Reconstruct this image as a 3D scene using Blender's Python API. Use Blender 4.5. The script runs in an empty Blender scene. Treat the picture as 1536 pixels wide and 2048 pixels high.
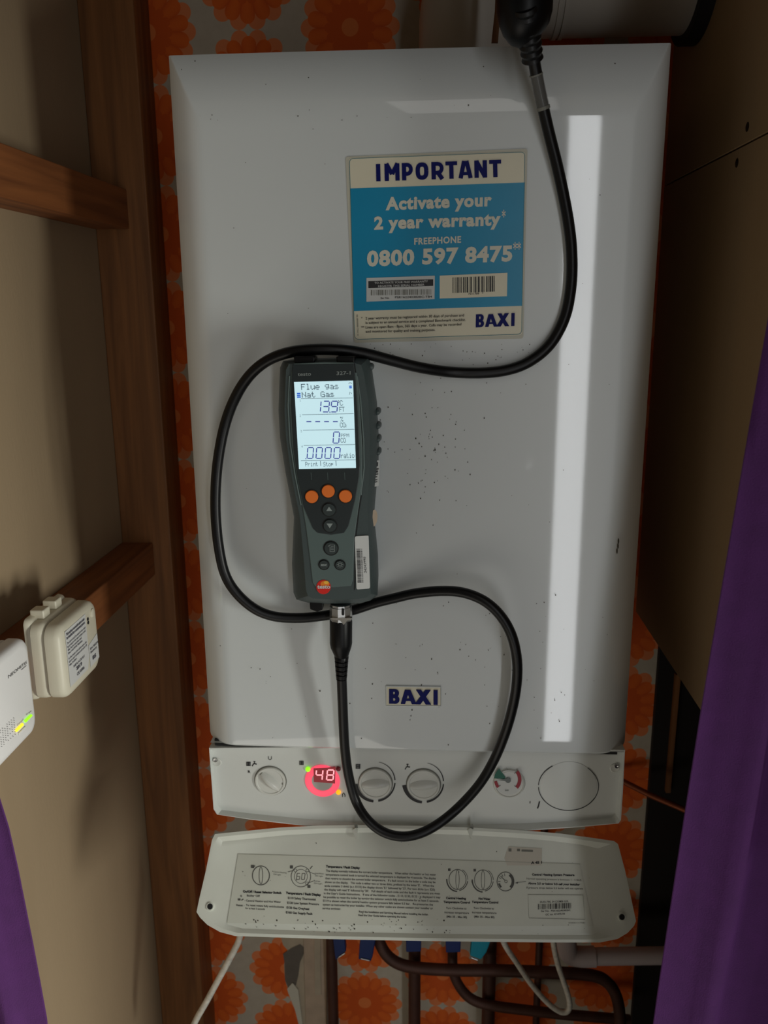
import bpy, math, random
from mathutils import Vector as V, Matrix
random.seed(7)
SC = bpy.context.scene; COL = SC.collection

# ---------------- camera (solved from the vanishing points; 1536 x 2048, f = 1692 px) ----------------
F = 1692.0; CX, CY = 768.0, 1024.0
EYE = V((0, -0.813, 1.45))
dY = V((102, -414, F)).normalized()
dD = V((51, 6926, F)); dD = (dD - dY * dD.dot(dY)).normalized()
dX = dD.cross(dY)
def ray(px, py):
    v = V((px - CX, py - CY, F)); return V((v.dot(dX), v.dot(dY), -v.dot(dD)))
cam = bpy.data.cameras.new('camera'); camo = bpy.data.objects.new('camera', cam); COL.objects.link(camo)
cam.sensor_fit = 'VERTICAL'; cam.sensor_height = 36; cam.lens = F / 2048 * 36
cam.clip_start = 0.02
camo.matrix_world = Matrix.Translation(EYE) @ Matrix(((dX.x, -dX.y, -dX.z), (dY.x, -dY.y, -dY.z), (-dD.x, dD.y, dD.z))).to_4x4()
cam.dof.use_dof = True; cam.dof.focus_distance = 0.83; cam.dof.aperture_fstop = 9
SC.camera = camo
# ---------------- world, light, exposure ----------------
w = bpy.data.worlds.new('world'); SC.world = w; w.use_nodes = True
w.node_tree.nodes['Background'].inputs[0].default_value = (0.94, 1.0, 0.99, 1)
w.node_tree.nodes['Background'].inputs[1].default_value = 0.14
def area(name, loc, target, sx, sy, power, color):
    l = bpy.data.lights.new(name, 'AREA'); l.shape = 'RECTANGLE'; l.size = sx; l.size_y = sy; l.energy = power; l.color = color
    o = bpy.data.objects.new(name, l); COL.objects.link(o); o.location = loc
    o.rotation_euler = (V(target) - V(loc)).to_track_quat('-Z', 'Y').to_euler(); return o
area('daylight_through_door_gap', (0.455, -1.69, 1.03), (0.455, 0, 1.03), 0.095, 2.02, 4.6, (0.96, 0.98, 1.0))
area('low_fill_light', (-0.5, -1.05, 0.03), (-0.45, -0.95, 2.0), 1.0, 0.9, 4.4, (1.0, 0.94, 0.83))  # added fill near the floor to brighten the lower left
area('ceiling_lamp', (0.1, -1.25, 2.2), (0.0, -0.6, 0.8), 0.42, 0.5, 0.7, (1.0, 0.97, 0.92))
sw = area('side_fill_light', (1.5, -0.98, 0.75), (-0.4, -0.1, 0.25), 0.5, 0.8, 17.0, (0.98, 0.99, 0.92)); sw.data.spread = math.radians(115)  # added fill from the right for the left wall; no window built
SC.view_settings.view_transform = 'Standard'; SC.view_settings.look = 'None'
SC.view_settings.exposure = 0.0; SC.view_settings.gamma = 1; SC.view_settings.use_curve_mapping = False

# ---------------- planes and pixel helpers ----------------
class Plane:
    def __init__(s, p, n): s.p = V(p); s.n = V(n).normalized()
    def __call__(s, px, py, lift=0.0):
        r = ray(px, py); q = s.p + s.n * lift
        return EYE + r * ((q - EYE).dot(s.n) / r.dot(s.n))
def PY(y): return Plane((0, y, 0), (0, -1, 0))
def PXp(x, s=1): return Plane((x, 0, 0), (s, 0, 0))

# ---------------- materials ----------------
def lin(c):
    return tuple(((v / 255) / 12.92 if v / 255 <= 0.04045 else ((v / 255 + 0.055) / 1.055) ** 2.4) for v in c) + (1,)
MATS = {}
def mat(name, col, rough=0.5, metal=0, spec=0.5, coat=0, coat_rough=0.05, noise=0.0, nscale=20, stretch=(1, 1, 1), bump=0, bscale=200, emit=None, estr=0, alpha=1, trans=0):
    m = bpy.data.materials.new(name); MATS[name] = m; m.use_nodes = True
    nt = m.node_tree; b = nt.nodes['Principled BSDF']; L = nt.links
    c = lin(col)
    b.inputs['Base Color'].default_value = c; b.inputs['Roughness'].default_value = rough; b.inputs['Metallic'].default_value = metal
    b.inputs['Specular IOR Level'].default_value = spec; b.inputs['Coat Weight'].default_value = coat; b.inputs['Coat Roughness'].default_value = coat_rough
    b.inputs['Alpha'].default_value = alpha; b.inputs['Transmission Weight'].default_value = trans
    if emit: b.inputs['Emission Color'].default_value = lin(emit); b.inputs['Emission Strength'].default_value = estr
    tc = nt.nodes.new('ShaderNodeTexCoord'); mp = nt.nodes.new('ShaderNodeMapping'); mp.inputs['Scale'].default_value = stretch
    L.new(tc.outputs['Object'], mp.inputs[0])
    nz = nt.nodes.new('ShaderNodeTexNoise'); nz.inputs['Scale'].default_value = nscale; nz.inputs['Detail'].default_value = 5
    L.new(mp.outputs[0], nz.inputs['Vector'])
    if noise:
        r = nt.nodes.new('ShaderNodeMapRange'); r.inputs[1].default_value = 0.3; r.inputs[2].default_value = 0.7
        r.inputs[3].default_value = 1 - noise; r.inputs[4].default_value = 1 + noise * 0.4; L.new(nz.outputs[0], r.inputs[0])
        mx = nt.nodes.new('ShaderNodeVectorMath'); mx.operation = 'SCALE'; mx.inputs[0].default_value = c[:3]
        L.new(r.outputs[0], mx.inputs['Scale']); L.new(mx.outputs[0], b.inputs['Base Color'])
    if bump:
        n2 = nt.nodes.new('ShaderNodeTexNoise'); n2.inputs['Scale'].default_value = bscale; n2.inputs['Detail'].default_value = 3
        L.new(mp.outputs[0], n2.inputs['Vector'])
        bp = nt.nodes.new('ShaderNodeBump'); bp.inputs['Strength'].default_value = bump; bp.inputs['Distance'].default_value = 0.002
        L.new(n2.outputs[0], bp.inputs['Height']); L.new(bp.outputs[0], b.inputs['Normal'])
    return m
class E:
    nt = None
    def __init__(s, o): s.o = o
    @staticmethod
    def op(k, *a):
        n = E.nt.nodes.new('ShaderNodeMath'); n.operation = k
        for i, v in enumerate(a):
            if isinstance(v, E): E.nt.links.new(v.o, n.inputs[i])
            else: n.inputs[i].default_value = v
        return E(n.outputs[0])
    def __add__(s, b): return E.op('ADD', s, b)
    def __sub__(s, b): return E.op('SUBTRACT', s, b)
    def __mul__(s, b): return E.op('MULTIPLY', s, b)
    def __rmul__(s, b): return E.op('MULTIPLY', s, b)
    def __lt__(s, b): return E.op('LESS_THAN', s, b)
def mixc(f, a, b):
    n = E.nt.nodes.new('ShaderNodeMix'); n.data_type = 'RGBA'
    E.nt.links.new(f.o, n.inputs[0])
    for i, v in ((6, a), (7, b)):
        if isinstance(v, tuple): n.inputs[i].default_value = v
        else: E.nt.links.new(v, n.inputs[i])
    return n.outputs[2]
def wallpaper():
    m = mat('wallpaper', (205, 196, 180), 0.75); nt = m.node_tree; E.nt = nt
    g = nt.nodes.new('ShaderNodeNewGeometry'); sp = nt.nodes.new('ShaderNodeSeparateXYZ'); nt.links.new(g.outputs['Position'], sp.inputs[0])
    x, z = E(sp.outputs[0]), E(sp.outputs[2])
    PW, PH = 0.1285, 0.1215
    u = (x + 0.365) * (1 / PW); c = E.op('FLOOR', u + 0.5); fx = (u - c) * PW
    odd = E.op('ABSOLUTE', E.op('MODULO', c, 2.0))
    vv = (z + (-0.4505) + odd * (PH * 0.5)) * (1 / PH); fz = (vv - E.op('FLOOR', vv + 0.5)) * PH
    r = E.op('SQRT', fx * fx + fz * fz); th = E.op('ARCTAN2', fz, fx)
    def petal(n, ph): return E.op('POWER', E.op('ABSOLUTE', E.op('COSINE', th * (n / 2) + ph)), 0.45)
    nz = nt.nodes.new('ShaderNodeTexNoise'); nz.inputs['Scale'].default_value = 60; nt.links.new(g.outputs['Position'], nz.inputs['Vector'])
    p1 = petal(14, 0.0); p2 = petal(14, math.pi / 2)
    f1 = r < (p1 * 0.0135 + 0.0485); f2 = r < (p2 * 0.013 + 0.041); f3 = r < (p1 * 0.006 + 0.026); f4 = r < 0.0105
    base = mixc(E(nz.outputs[0]), lin((186, 176, 158)), lin((206, 198, 182)))
    c1 = mixc(f1, base, lin((238, 138, 84)))
    streak = mixc(p2, lin((216, 82, 14)), lin((238, 108, 28)))
    c2 = mixc(f2, c1, streak)
    c3 = mixc(f3, c2, lin((224, 92, 18)))
    c4 = mixc(f4, c3, lin((240, 130, 64)))
    nt.links.new(c4, nt.nodes['Principled BSDF'].inputs['Base Color']); return m
wallpaper()
def wood(name, c1, c2, axis, knots=True):
    m = mat(name, c1, 0.6, bump=0.15, bscale=120, stretch=tuple(0.12 if i == axis else 1 for i in range(3))); nt = m.node_tree
    L = nt.links; b = nt.nodes['Principled BSDF']; g = nt.nodes.new('ShaderNodeNewGeometry')
    mp = nt.nodes.new('ShaderNodeMapping'); mp.inputs['Scale'].default_value = tuple(0.05 if i == axis else 1 for i in range(3))
    L.new(g.outputs['Position'], mp.inputs[0])
    n = nt.nodes.new('ShaderNodeTexNoise'); n.inputs['Scale'].default_value = 70; n.inputs['Detail'].default_value = 6; n.inputs['Distortion'].default_value = 0.6
    L.new(mp.outputs[0], n.inputs['Vector'])
    r = nt.nodes.new('ShaderNodeValToRGB'); r.color_ramp.elements[0].position = 0.32; r.color_ramp.elements[1].position = 0.7
    r.color_ramp.elements[0].color = lin(c2); r.color_ramp.elements[1].color = lin(c1); L.new(n.outputs[0], r.inputs[0])
    mp2 = nt.nodes.new('ShaderNodeMapping'); mp2.inputs['Scale'].default_value = tuple(0.45 if i == axis else 1 for i in range(3)); L.new(g.outputs['Position'], mp2.inputs[0])
    vo = nt.nodes.new('ShaderNodeTexVoronoi'); vo.inputs['Scale'].default_value = 9; L.new(mp2.outputs[0], vo.inputs['Vector'])
    mr = nt.nodes.new('ShaderNodeMapRange'); mr.inputs[1].default_value = 0.03; mr.inputs[2].default_value = 0.16; mr.inputs[3].default_value = 0.45; mr.inputs[4].default_value = 1
    L.new(vo.outputs['Distance'], mr.inputs[0])
    s = nt.nodes.new('ShaderNodeVectorMath'); s.operation = 'SCALE'; L.new(r.outputs[0], s.inputs[0]); L.new(mr.outputs[0], s.inputs['Scale'])
    L.new(s.outputs[0], b.inputs['Base Color']); return m
wood('wood_vertical', (148, 97, 52), (108, 68, 34), 2)
wood('wood_depth', (152, 92, 48), (112, 64, 32), 1)
mat('board', (166, 144, 114), 0.8, noise=0.12, nscale=5, stretch=(1, 1, 0.3), bump=0.1, bscale=300)
mat('board_right', (172, 142, 104), 0.85, noise=0.12, nscale=6, stretch=(1, 1, 0.4), bump=0.1, bscale=300)
mat('dark_void', (30, 24, 22), 0.95)  # near-black colour stands in for shade in the side space; floor uses it too
mat('room_paint', (150, 140, 126), 0.8)
mat('enamel', (215, 220, 220), 0.32, coat=1.0, coat_rough=0.04, noise=0.02, nscale=3)
mat('panel_plastic', (216, 219, 214), 0.38, noise=0.04, nscale=8)
mat('flap_plastic', (224, 227, 216), 0.4, noise=0.07, nscale=14)
mat('sheet_film', (214, 216, 203), 0.45, noise=0.05, nscale=25)
mat('knob_plastic', (212, 213, 206), 0.35)
mat('gap_black', (22, 22, 22), 0.8)
mat('print_black', (38, 38, 40), 0.6)
mat('print_faint', (120, 120, 112), 0.6)
mat('print_grey', (84, 84, 80), 0.6)
mat('sheet_line', (176, 177, 164), 0.6)
mat('navy', (6, 16, 96), 0.45, spec=0.15)
mat('sticker_cream', (226, 220, 196), 0.35, noise=0.03, nscale=30)
mat('sticker_edge', (196, 194, 178), 0.4)
mat('cyan', (0, 142, 186), 0.33, noise=0.05, nscale=25)
mat('teal_line', (52, 116, 130), 0.4)
mat('cream_letters', (216, 214, 198), 0.4)
mat('label_white', (206, 208, 206), 0.45)
mat('meter_body', (58, 70, 70), 0.5, bump=0.08, bscale=900)
mat('meter_accent', (84, 100, 98), 0.42)
mat('meter_panel', (36, 44, 46), 0.35)
mat('meter_key', (42, 52, 52), 0.45)
mat('key_mark', (140, 150, 148), 0.5)
mat('meter_text', (130, 138, 136), 0.5)
mat('orange_key', (232, 116, 36), 0.45)
mat('logo_red', (214, 34, 26), 0.35); mat('logo_orange', (238, 128, 40), 0.35); mat('logo_yellow', (246, 190, 70), 0.35)
mat('lcd', (110, 130, 130), 0.3, emit=(200, 232, 240), estr=0.86)
mat('lcd_dark', (40, 52, 140), 0.5, emit=(50, 58, 168), estr=0.4)
mat('lcd_grey', (60, 80, 90), 0.5, emit=(70, 92, 110), estr=0.4)
mat('lcd_blue', (30, 70, 160), 0.5, emit=(48, 104, 205), estr=0.7)
mat('cable_rubber', (11, 11, 13), 0.38, spec=0.35)
mat('boot_rubber', (7, 7, 9), 0.38, spec=0.25)
mat('steel', (190, 190, 188), 0.28, metal=1)
mat('steel_dull', (120, 118, 112), 0.45, metal=1)
mat('tape_clear', (190, 190, 185), 0.15, alpha=0.2)
mat('remnant_paper', (206, 200, 186), 0.6)
mat('led_red_glow', (150, 60, 66), 0.4, emit=(255, 78, 104), estr=0.95)
mat('led_red_dark', (90, 10, 20), 0.3, emit=(150, 4, 30), estr=0.5)
mat('led_seg', (255, 120, 130), 0.4, emit=(255, 168, 176), estr=1.2)
mat('led_seg_off', (120, 20, 34), 0.4)
mat('disp_black', (40, 8, 12), 0.3)
mat('glass_disc', (190, 190, 182), 0.25)
mat('led_green', (120, 220, 40), 0.4, emit=(150, 255, 20), estr=1.1)
mat('led_yellow', (240, 220, 60), 0.4, emit=(255, 225, 40), estr=1.1)
mat('led_orange', (240, 160, 30), 0.4, emit=(255, 170, 20), estr=1.1)
mat('gauge_face', (206, 208, 204), 0.4); mat('gauge_green', (20, 96, 78), 0.5); mat('gauge_red', (150, 34, 48), 0.5); mat('gauge_grey', (110, 116, 114), 0.5)
mat('alarm_plastic', (212, 206, 186), 0.45, noise=0.03, nscale=20)
mat('alarm_label', (206, 206, 204), 0.5)
mat('alarm_print', (84, 84, 92), 0.6)
mat('receiver_plastic', (222, 220, 218), 0.5, bump=0.03, bscale=700)
mat('copper', (88, 58, 48), 0.55, metal=0.35, noise=0.35, nscale=25)
mat('copper_bright', (150, 84, 56), 0.4, metal=0.6, noise=0.3, nscale=30)
mat('valve_blue', (12, 42, 104), 0.45)
mat('valve_turquoise', (0, 140, 165), 0.45)
mat('pvc_white', (196, 184, 184), 0.45)
mat('cable_white', (228, 224, 212), 0.5, noise=0.25, nscale=160)
mat('flue_white', (196, 190, 180), 0.4)
mat('flue_rubber', (20, 18, 18), 0.7)
mat('plaster_grey', (112, 106, 98), 0.95, noise=0.1, nscale=60)
mat('torn_paper', (190, 178, 156), 0.85, noise=0.12, nscale=50)
mat('strip_paper', (196, 176, 154), 0.8, noise=0.15, nscale=40)
mat('dirt', (60, 54, 44), 0.8)
mat('screw_dark', (58, 44, 32), 0.5, metal=0.6)
mat('door_paint', (176, 172, 164), 0.5)
def fabric():
    m = mat('purple_fabric', (72, 25, 86), 0.9, noise=0.12, nscale=60, bump=0.35, bscale=900)
    b = m.node_tree.nodes['Principled BSDF']; b.inputs['Sheen Weight'].default_value = 0.35; b.inputs['Sheen Tint'].default_value = lin((170, 90, 210))
fabric()

# ---------------- mesh helpers ----------------
ORG = {}
def mk(name, vf, material, parent=None, smooth=False, bevel=0, segs=2, angle=40):
    vs, fs = vf[0], vf[1]; vs = [V(v) for v in vs]
    if parent is not None: org = ORG[parent]
    else:
        lo = [min(v[i] for v in vs) for i in range(3)]; hi = [max(v[i] for v in vs) for i in range(3)]
        org = V(((lo[0] + hi[0]) / 2, (lo[1] + hi[1]) / 2, lo[2]))
    me = bpy.data.meshes.new(name); me.from_pydata([v - org for v in vs], [], fs); me.update()
    o = bpy.data.objects.new(name, me); COL.objects.link(o)
    if parent is not None: o.parent = parent
    else: o.location = org
    ORG[o] = org; me.materials.append(MATS[material])
    if smooth:
        me.polygons.foreach_set('use_smooth', [True] * len(me.polygons))
        try: me.set_sharp_from_angle(angle=math.radians(angle))
        except Exception: pass
    if bevel:
        b = o.modifiers.new('bevel', 'BEVEL'); b.width = bevel; b.segments = segs; b.limit_method = 'ANGLE'; b.angle_limit = math.radians(30)
        me.polygons.foreach_set('use_smooth', [True] * len(me.polygons))
        w_ = o.modifiers.new('wn', 'WEIGHTED_NORMAL')
    return o
def tag(o, label, cat=None, group=None, kind=None):
    if label: o['label'] = label
    if cat: o['category'] = cat
    if group: o['group'] = group
    if kind: o['kind'] = kind
    return o
def thing(name, loc, label, cat, group=None):
    o = bpy.data.objects.new(name, None); COL.objects.link(o); o.location = loc; o.empty_display_size = 0.05; ORG[o] = V(loc); return tag(o, label, cat, group)
def struct(name, vf, m, **k):
    o = mk(name, vf, m, **k)
    if o.parent is None: o['kind'] = 'structure'
    return o
def box(x0, x1, y0, y1, z0, z1):
    v = [(x, y, z) for x in (x0, x1) for y in (y0, y1) for z in (z0, z1)]
    return v, [(0, 1, 3, 2), (4, 6, 7, 5), (0, 4, 5, 1), (2, 3, 7, 6), (0, 2, 6, 4), (1, 5, 7, 3)]
def join(*l):
    v, f = [], []
    for a, b in l:
        n = len(v); v += [V(q) for q in a]; f += [tuple(i + n for i in q) for q in b]
    return v, f
def loft(rings, cap0=True, cap1=True, closed=True):
    n = len(rings[0]); v = [V(p) for r in rings for p in r]; f = []
    for i in range(len(rings) - 1):
        for j in range(n if closed else n - 1):
            k = (j + 1) % n; f.append((i * n + j, i * n + k, (i + 1) * n + k, (i + 1) * n + j))
    if cap0: f.append(tuple(range(n))[::-1])
    if cap1: f.append(tuple((len(rings) - 1) * n + j for j in range(n)))
    return v, f
def prism(pts, vec):
    vec = V(vec); return loft([[V(p) + vec for p in pts], pts])
def spline(pts, sub=6):
    P = [V(p) for p in pts]; P = [P[0] * 2 - P[1]] + P + [P[-1] * 2 - P[-2]]; out = []
    for i in range(1, len(P) - 2):
        a, b, c, d = P[i - 1:i + 3]
        for k in range(sub):
            t = k / sub
            out.append(0.5 * ((2 * b) + (c - a) * t + (2 * a - 5 * b + 4 * c - d) * t * t + (3 * b - a - 3 * c + d) * t ** 3))
    out.append(P[-2]); return out
def tube(path, r, n=14):
    if not isinstance(r, (list, tuple)): r = [r] * len(path)
    rings = []; up = None
    for i, p in enumerate(path):
        t = (path[min(i + 1, len(path) - 1)] - path[max(i - 1, 0)]).normalized()
        if up is None: up = t.orthogonal().normalized()
        up = (up - t * up.dot(t)).normalized(); s = t.cross(up)
        rings.append([p + (up * math.cos(2 * math.pi * k / n) + s * math.sin(2 * math.pi * k / n)) * r[i] for k in range(n)])
    return loft(rings)
def lathe(c, axis, prof, n=40, closed=True):
    """prof: list of (radius, height along axis)"""
    axis = V(axis).normalized(); u = axis.orthogonal().normalized()
    if abs(axis.y) > 0.9: u = V((1, 0, 0))
    s = axis.cross(u); c = V(c)
    return loft([[c + axis * h + (u * math.cos(2 * math.pi * k / n) + s * math.sin(2 * math.pi * k / n)) * max(r, 1e-5) for k in range(n)] for r, h in prof])
def poly(pl, pts, lift=0.0004): return [pl(x, y, lift) for x, y in pts], [tuple(range(len(pts)))]
def line(pl, pts, wpx, lift=0.0004, close=False):
    """flat stroke through pixel points, wpx wide"""
    out = []; pts = [V((a, b, 0)) for a, b in pts]
    if close: pts = pts + [pts[0], pts[1]]
    n = len(pts); q = []
    for i, p in enumerate(pts):
        a, b = pts[max(i - 1, 0)], pts[min(i + 1, n - 1)]
        if close and i == 0: a = pts[-3]
        if close and i == n - 1: b = pts[2]
        t = (b - a).normalized(); nn = V((-t.y, t.x, 0)) * wpx / 2
        q.append((p + nn, p - nn))
    if close: q = q[:-1]
    v = [pl(k.x, k.y, lift) for a in q for k in a]
    return v, [(2 * i, 2 * i + 1, 2 * i + 3, 2 * i + 2) for i in range(len(q) - 1)]
def circ(cx, cy, r, n=32, a0=0, a1=360, ry=None):
    ry = ry or r; full = abs(a1 - a0) >= 360
    return [(cx + r * math.cos(math.radians(a0 + (a1 - a0) * k / (n if full else n - 1))), cy + ry * math.sin(math.radians(a0 + (a1 - a0) * k / (n if full else n - 1)))) for k in range(n)]
TC = {}
def glyphs(s, bold=0.0, space=1.0):
    key = (s, bold, space)
    if key not in TC:
        cu = bpy.data.curves.new('t', 'FONT'); cu.body = s; cu.size = 1; cu.offset = bold; cu.resolution_u = 3; cu.space_character = space
        o = bpy.data.objects.new('t', cu); COL.objects.link(o); dg = bpy.context.evaluated_depsgraph_get(); dg.update()
        me = bpy.data.meshes.new_from_object(o.evaluated_get(dg)); vs = [v.co.copy() for v in me.vertices]; fs = [tuple(p.vertices) for p in me.polygons]
        x0 = min(v.x for v in vs); x1 = max(v.x for v in vs)
        TC[key] = ([((v.x - x0) / (x1 - x0), v.y / 0.73) for v in vs], fs)
        bpy.data.objects.remove(o); bpy.data.curves.remove(cu); bpy.data.meshes.remove(me)
    return TC[key]
def txt(pl, s, L, R, h, bold=0.0, lift=0.0005, lean=None, space=1.0):
    """text whose baseline runs from pixel L to pixel R, cap height h pixels"""
    vs, fs = glyphs(s, bold, space); a = pl(L[0], L[1], lift); b = pl(R[0], R[1], lift)
    up = (0, -h) if lean is None else lean
    c = pl(L[0] + up[0], L[1] + up[1], lift); return [a + (b - a) * u + (c - a) * v for u, v in vs], fs
def dist_px(pl, p, q): return (pl(*p) - pl(*q)).length

# ---------------- the cupboard ----------------
WY = 0.35; LX = -0.43; RX = 0.29; FY = -0.27
wb = struct('wall_back', box(LX - .05, 0.62, WY, WY + .03, 0, 2.25), 'wallpaper')
wl = struct('wall_left', box(LX - .03, LX, FY, WY, 0, 2.25), 'board')
wr = struct('wall_right', box(RX + .012, RX + .03, FY + 0.02, WY, 1.0215, 2.25), 'board_right')
mk('board', box(RX, RX + .012, FY + .02, WY, 1.5955, 2.25), 'board_right', wr, bevel=.001)
mk('board', box(RX, RX + .012, FY + .02, WY, 1.0215, 1.5940), 'board_right', wr, bevel=.001)
for px, py in ((1495, 254), (1474, 326)):
    p = PXp(RX, -1)(px, py)
    mk('screw', lathe(p, (-1, 0, 0), [(0, -.001), (.0042, -.001), (.0042, .0004), (.002, .0012), (0, .0012)], 14), 'screw_dark', wr)
struct('wall_side', box(0.60, 0.62, FY + .02, WY, 0, 1.02), 'dark_void')          # neighbouring space below the right-hand board, its shade put into the wall colour
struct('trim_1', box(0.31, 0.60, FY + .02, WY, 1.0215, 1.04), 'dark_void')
struct('ceiling', box(-1.6, 1.6, -1.8, WY, 2.25, 2.28), 'room_paint')
struct('floor', box(-1.6, 1.6, -1.8, WY, -.03, 0), 'dark_void')
struct('shading_lintel', box(-.9, 1.6, FY - .03, FY, 1.80, 2.25), 'room_paint')           # unseen lintel added over the opening to shade the cupboard top
struct('trim_3', box(-.9, LX, FY - .03, FY, 0, 1.80), 'room_paint')
struct('trim_4', box(0.62, 1.6, FY - .03, FY, 0, 1.80), 'room_paint')
struct('side_light_blocker', box(0.55, 0.59, -.45, FY - .03, 0, 2.25), 'room_paint')  # unseen upright added to keep the side fill off the right curtain
# room behind the camera: wall with a door standing ajar, daylight in the gap
struct('wall_front', join(box(-1.6, -.32, -1.75, -1.71, 1.55, 2.25), box(0.52, 1.6, -1.75, -1.71, 0, 2.25), box(-.32, .52, -1.75, -1.71, 2.0, 2.25), box(-1.6, -.32, -1.75, -1.71, 0, 1.55)), 'room_paint')
d1 = struct('door_1', box(-.32, .41, -1.75, -1.71, 0, 1.99), 'door_paint', bevel=.003)
mk('door_handle', lathe((.30, -1.71, 1.0), (0, 1, 0), [(0, 0), (.025, 0), (.025, .006), (.010, .01), (.010, .035), (.024, .04), (.026, .055), (.015, .066), (0, .067)], 24), 'steel', d1, smooth=True)

# torn wallpaper low on the back wall
pw = PY(WY)
tear = [(560, 1868), (566, 1890), (575, 1900), (570, 1915), (568, 1930), (570, 1960), (578, 1985), (590, 2010), (598, 2030), (604, 2062), (652, 2062), (652, 1868)]
mk('wallpaper_tear', prism([pw(x, y, .0015) for x, y in tear], (0, .0018, 0)), 'torn_paper', wb)
pl_ = [(583, 1896), (600, 1888), (612, 1898), (600, 1925), (597, 1950), (592, 1970), (578, 1980), (570, 1960), (569, 1925), (566, 1908)]
mk('bare_plaster', poly(pw, pl_, .002), 'plaster_grey', wb)
mk('paper_flap', prism([pw(x, y, .004) for x, y in ((585, 1966), (596, 1980), (600, 2010), (606, 2055), (600, 2060), (590, 2020), (578, 1990), (574, 1978))], (0, .0015, 0)), 'cream_letters', wb)
mk('paper_strip', prism([pw(x, y, .006) for x, y in ((607, 1868), (652, 1868), (653, 2062), (612, 2062))], (0, .005, 0)), 'strip_paper', wb)
mk('paper_strip', prism([pw(x, y, .008) for x, y in ((628, 1868), (640, 1868), (642, 1990), (630, 1990))], (0, .003, 0)), 'torn_paper', wb)

# timber post and battens
post = mk('timber_post', box(LX, -.361, .29, WY, 0, 2.25), 'wood_vertical', bevel=.002)
tag(post, 'brown timber corner post running floor to ceiling beside the flowered wallpaper', 'post')
z1a, z1b = PXp(-.386)(254, 379).z, PXp(-.386)(254, 457).z
tb = mk('timber_batten', box(LX, -.386, -.185, .29, z1b, z1a), 'wood_depth', bevel=.0015)
tag(tb, 'upper brown wooden batten on left wall, high above the white alarm', 'batten', 'battens on the left wall')
z2a, z2b = PXp(-.386)(305, 1086).z, PXp(-.386)(309, 1151).z
tb = mk('timber_batten', box(LX, -.386, -.185, .29, z2b, z2a), 'wood_depth', bevel=.0015)
tag(tb, 'lower brown wooden batten on left wall, carrying the white alarm', 'batten', 'battens on the left wall')

# ---------------- boiler ----------------
BX0, BX1, BZ0, BZ1 = -.2440, .2060, .9890, 1.6722
boiler = thing('boiler', ((BX0 + BX1) / 2, .17, .88), 'white wall-hung combi boiler with glossy cover in the middle of the cupboard', 'boiler')
def recess(x, z):
    sL = x - BX0; sR = BX1 - x; t = BZ1 - z
    def fil(s, R, D): return D * (1 - s / R) ** 2.2 if s < R else 0
    k = 0.0025 * ((x - (BX0 + BX1) / 2) / .225) ** 2
    side = max(fil(sL, .034, .020), fil(sR, .034, .020)); top = fil(t, .066, .018)
    return max(side, top) + k
NX, NZ = 120, 150
def warp(u, e=.30): return u
xs = sorted(set([BX0 + .045 * (i / 30) for i in range(31)] + [BX1 - .045 * (i / 30) for i in range(31)] + [BX0 + .045 + (BX1 - BX0 - .09) * i / 30 for i in range(31)]))
zs = sorted(set([BZ0, BZ0 + .0015, BZ0 + .003, BZ0 + .006] + [BZ1 - .08 * (i / 60) for i in range(61)] + [BZ0 + .006 + (BZ1 - .08 - BZ0 - .006) * i / 40 for i in range(41)]))
def cz(x, z):
    # rounded lower corners of the cover
    if z < BZ0 + .02:
        for e in (BX0, BX1):
            d = abs(x - e)
            if d < .010: z = max(z, BZ0 + .006 * (1 - math.sqrt(max(0, 1 - (1 - d / .010) ** 2))))
    return z
xs = [x for i, x in enumerate(xs) if i == 0 or x - xs[i - 1] > 1e-6]; zs = [z for i, z in enumerate(zs) if i == 0 or z - zs[i - 1] > 1e-6]
v = []; f = []
for z in zs:
    for x in xs:
        lip = .003 * (1 - min(1, (z - BZ0) / .004)) ** 2
        v.append((x, recess(x, z) + lip, cz(x, z)))
nx = len(xs)
for j in range(len(zs) - 1):
    for i in range(nx - 1): f.append((j * nx + i, j * nx + i + 1, (j + 1) * nx + i + 1, (j + 1) * nx + i))
def skirt(idx, flip):
    for a, b in zip(idx[:-1], idx[1:]):
        n = len(v); pa, pb = v[a], v[b]
        v.extend([(pa[0], .335, pa[2]), (pb[0], .335, pb[2])]); f.append((a, n, n + 1, b) if flip else (a, b, n + 1, n))
skirt([j * nx for j in range(len(zs))], True); skirt([j * nx + nx - 1 for j in range(len(zs))], False)
skirt([(len(zs) - 1) * nx + i for i in range(nx)], False)
n0 = len(v); v += [(BX0, .335, BZ0 + .002), (BX1, .335, BZ0 + .002), (BX1, .335, BZ1), (BX0, .335, BZ1)]; f.append((n0, n0 + 1, n0 + 2, n0 + 3))
n0 = len(v); v += [(BX0 + .004, .006, BZ0 + .002), (BX1 - .004, .006, BZ0 + .002), (BX1 - .004, .335, BZ0 + .002), (BX0 + .004, .335, BZ0 + .002)]; f.append((n0, n0 + 1, n0 + 2, n0 + 3))
cover = mk('front_cover', (v, f), 'enamel', boiler, smooth=True, angle=24)
mk('wall_bracket', box(BX0 + .03, BX1 - .03, .335, WY, 1.2, 1.62), 'steel_dull', boiler)
for px in (450, 1222):
    p = PY(.06)(px, 75 if px > 800 else 90); mk('cover_screw', lathe((p.x, .05, BZ1), (0, 0, 1), [(0, -.001), (.004, -.001), (.004, .002), (.002, .0035), (0, .0035)], 14), 'steel', boiler)
fc = PY(0.0)
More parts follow.
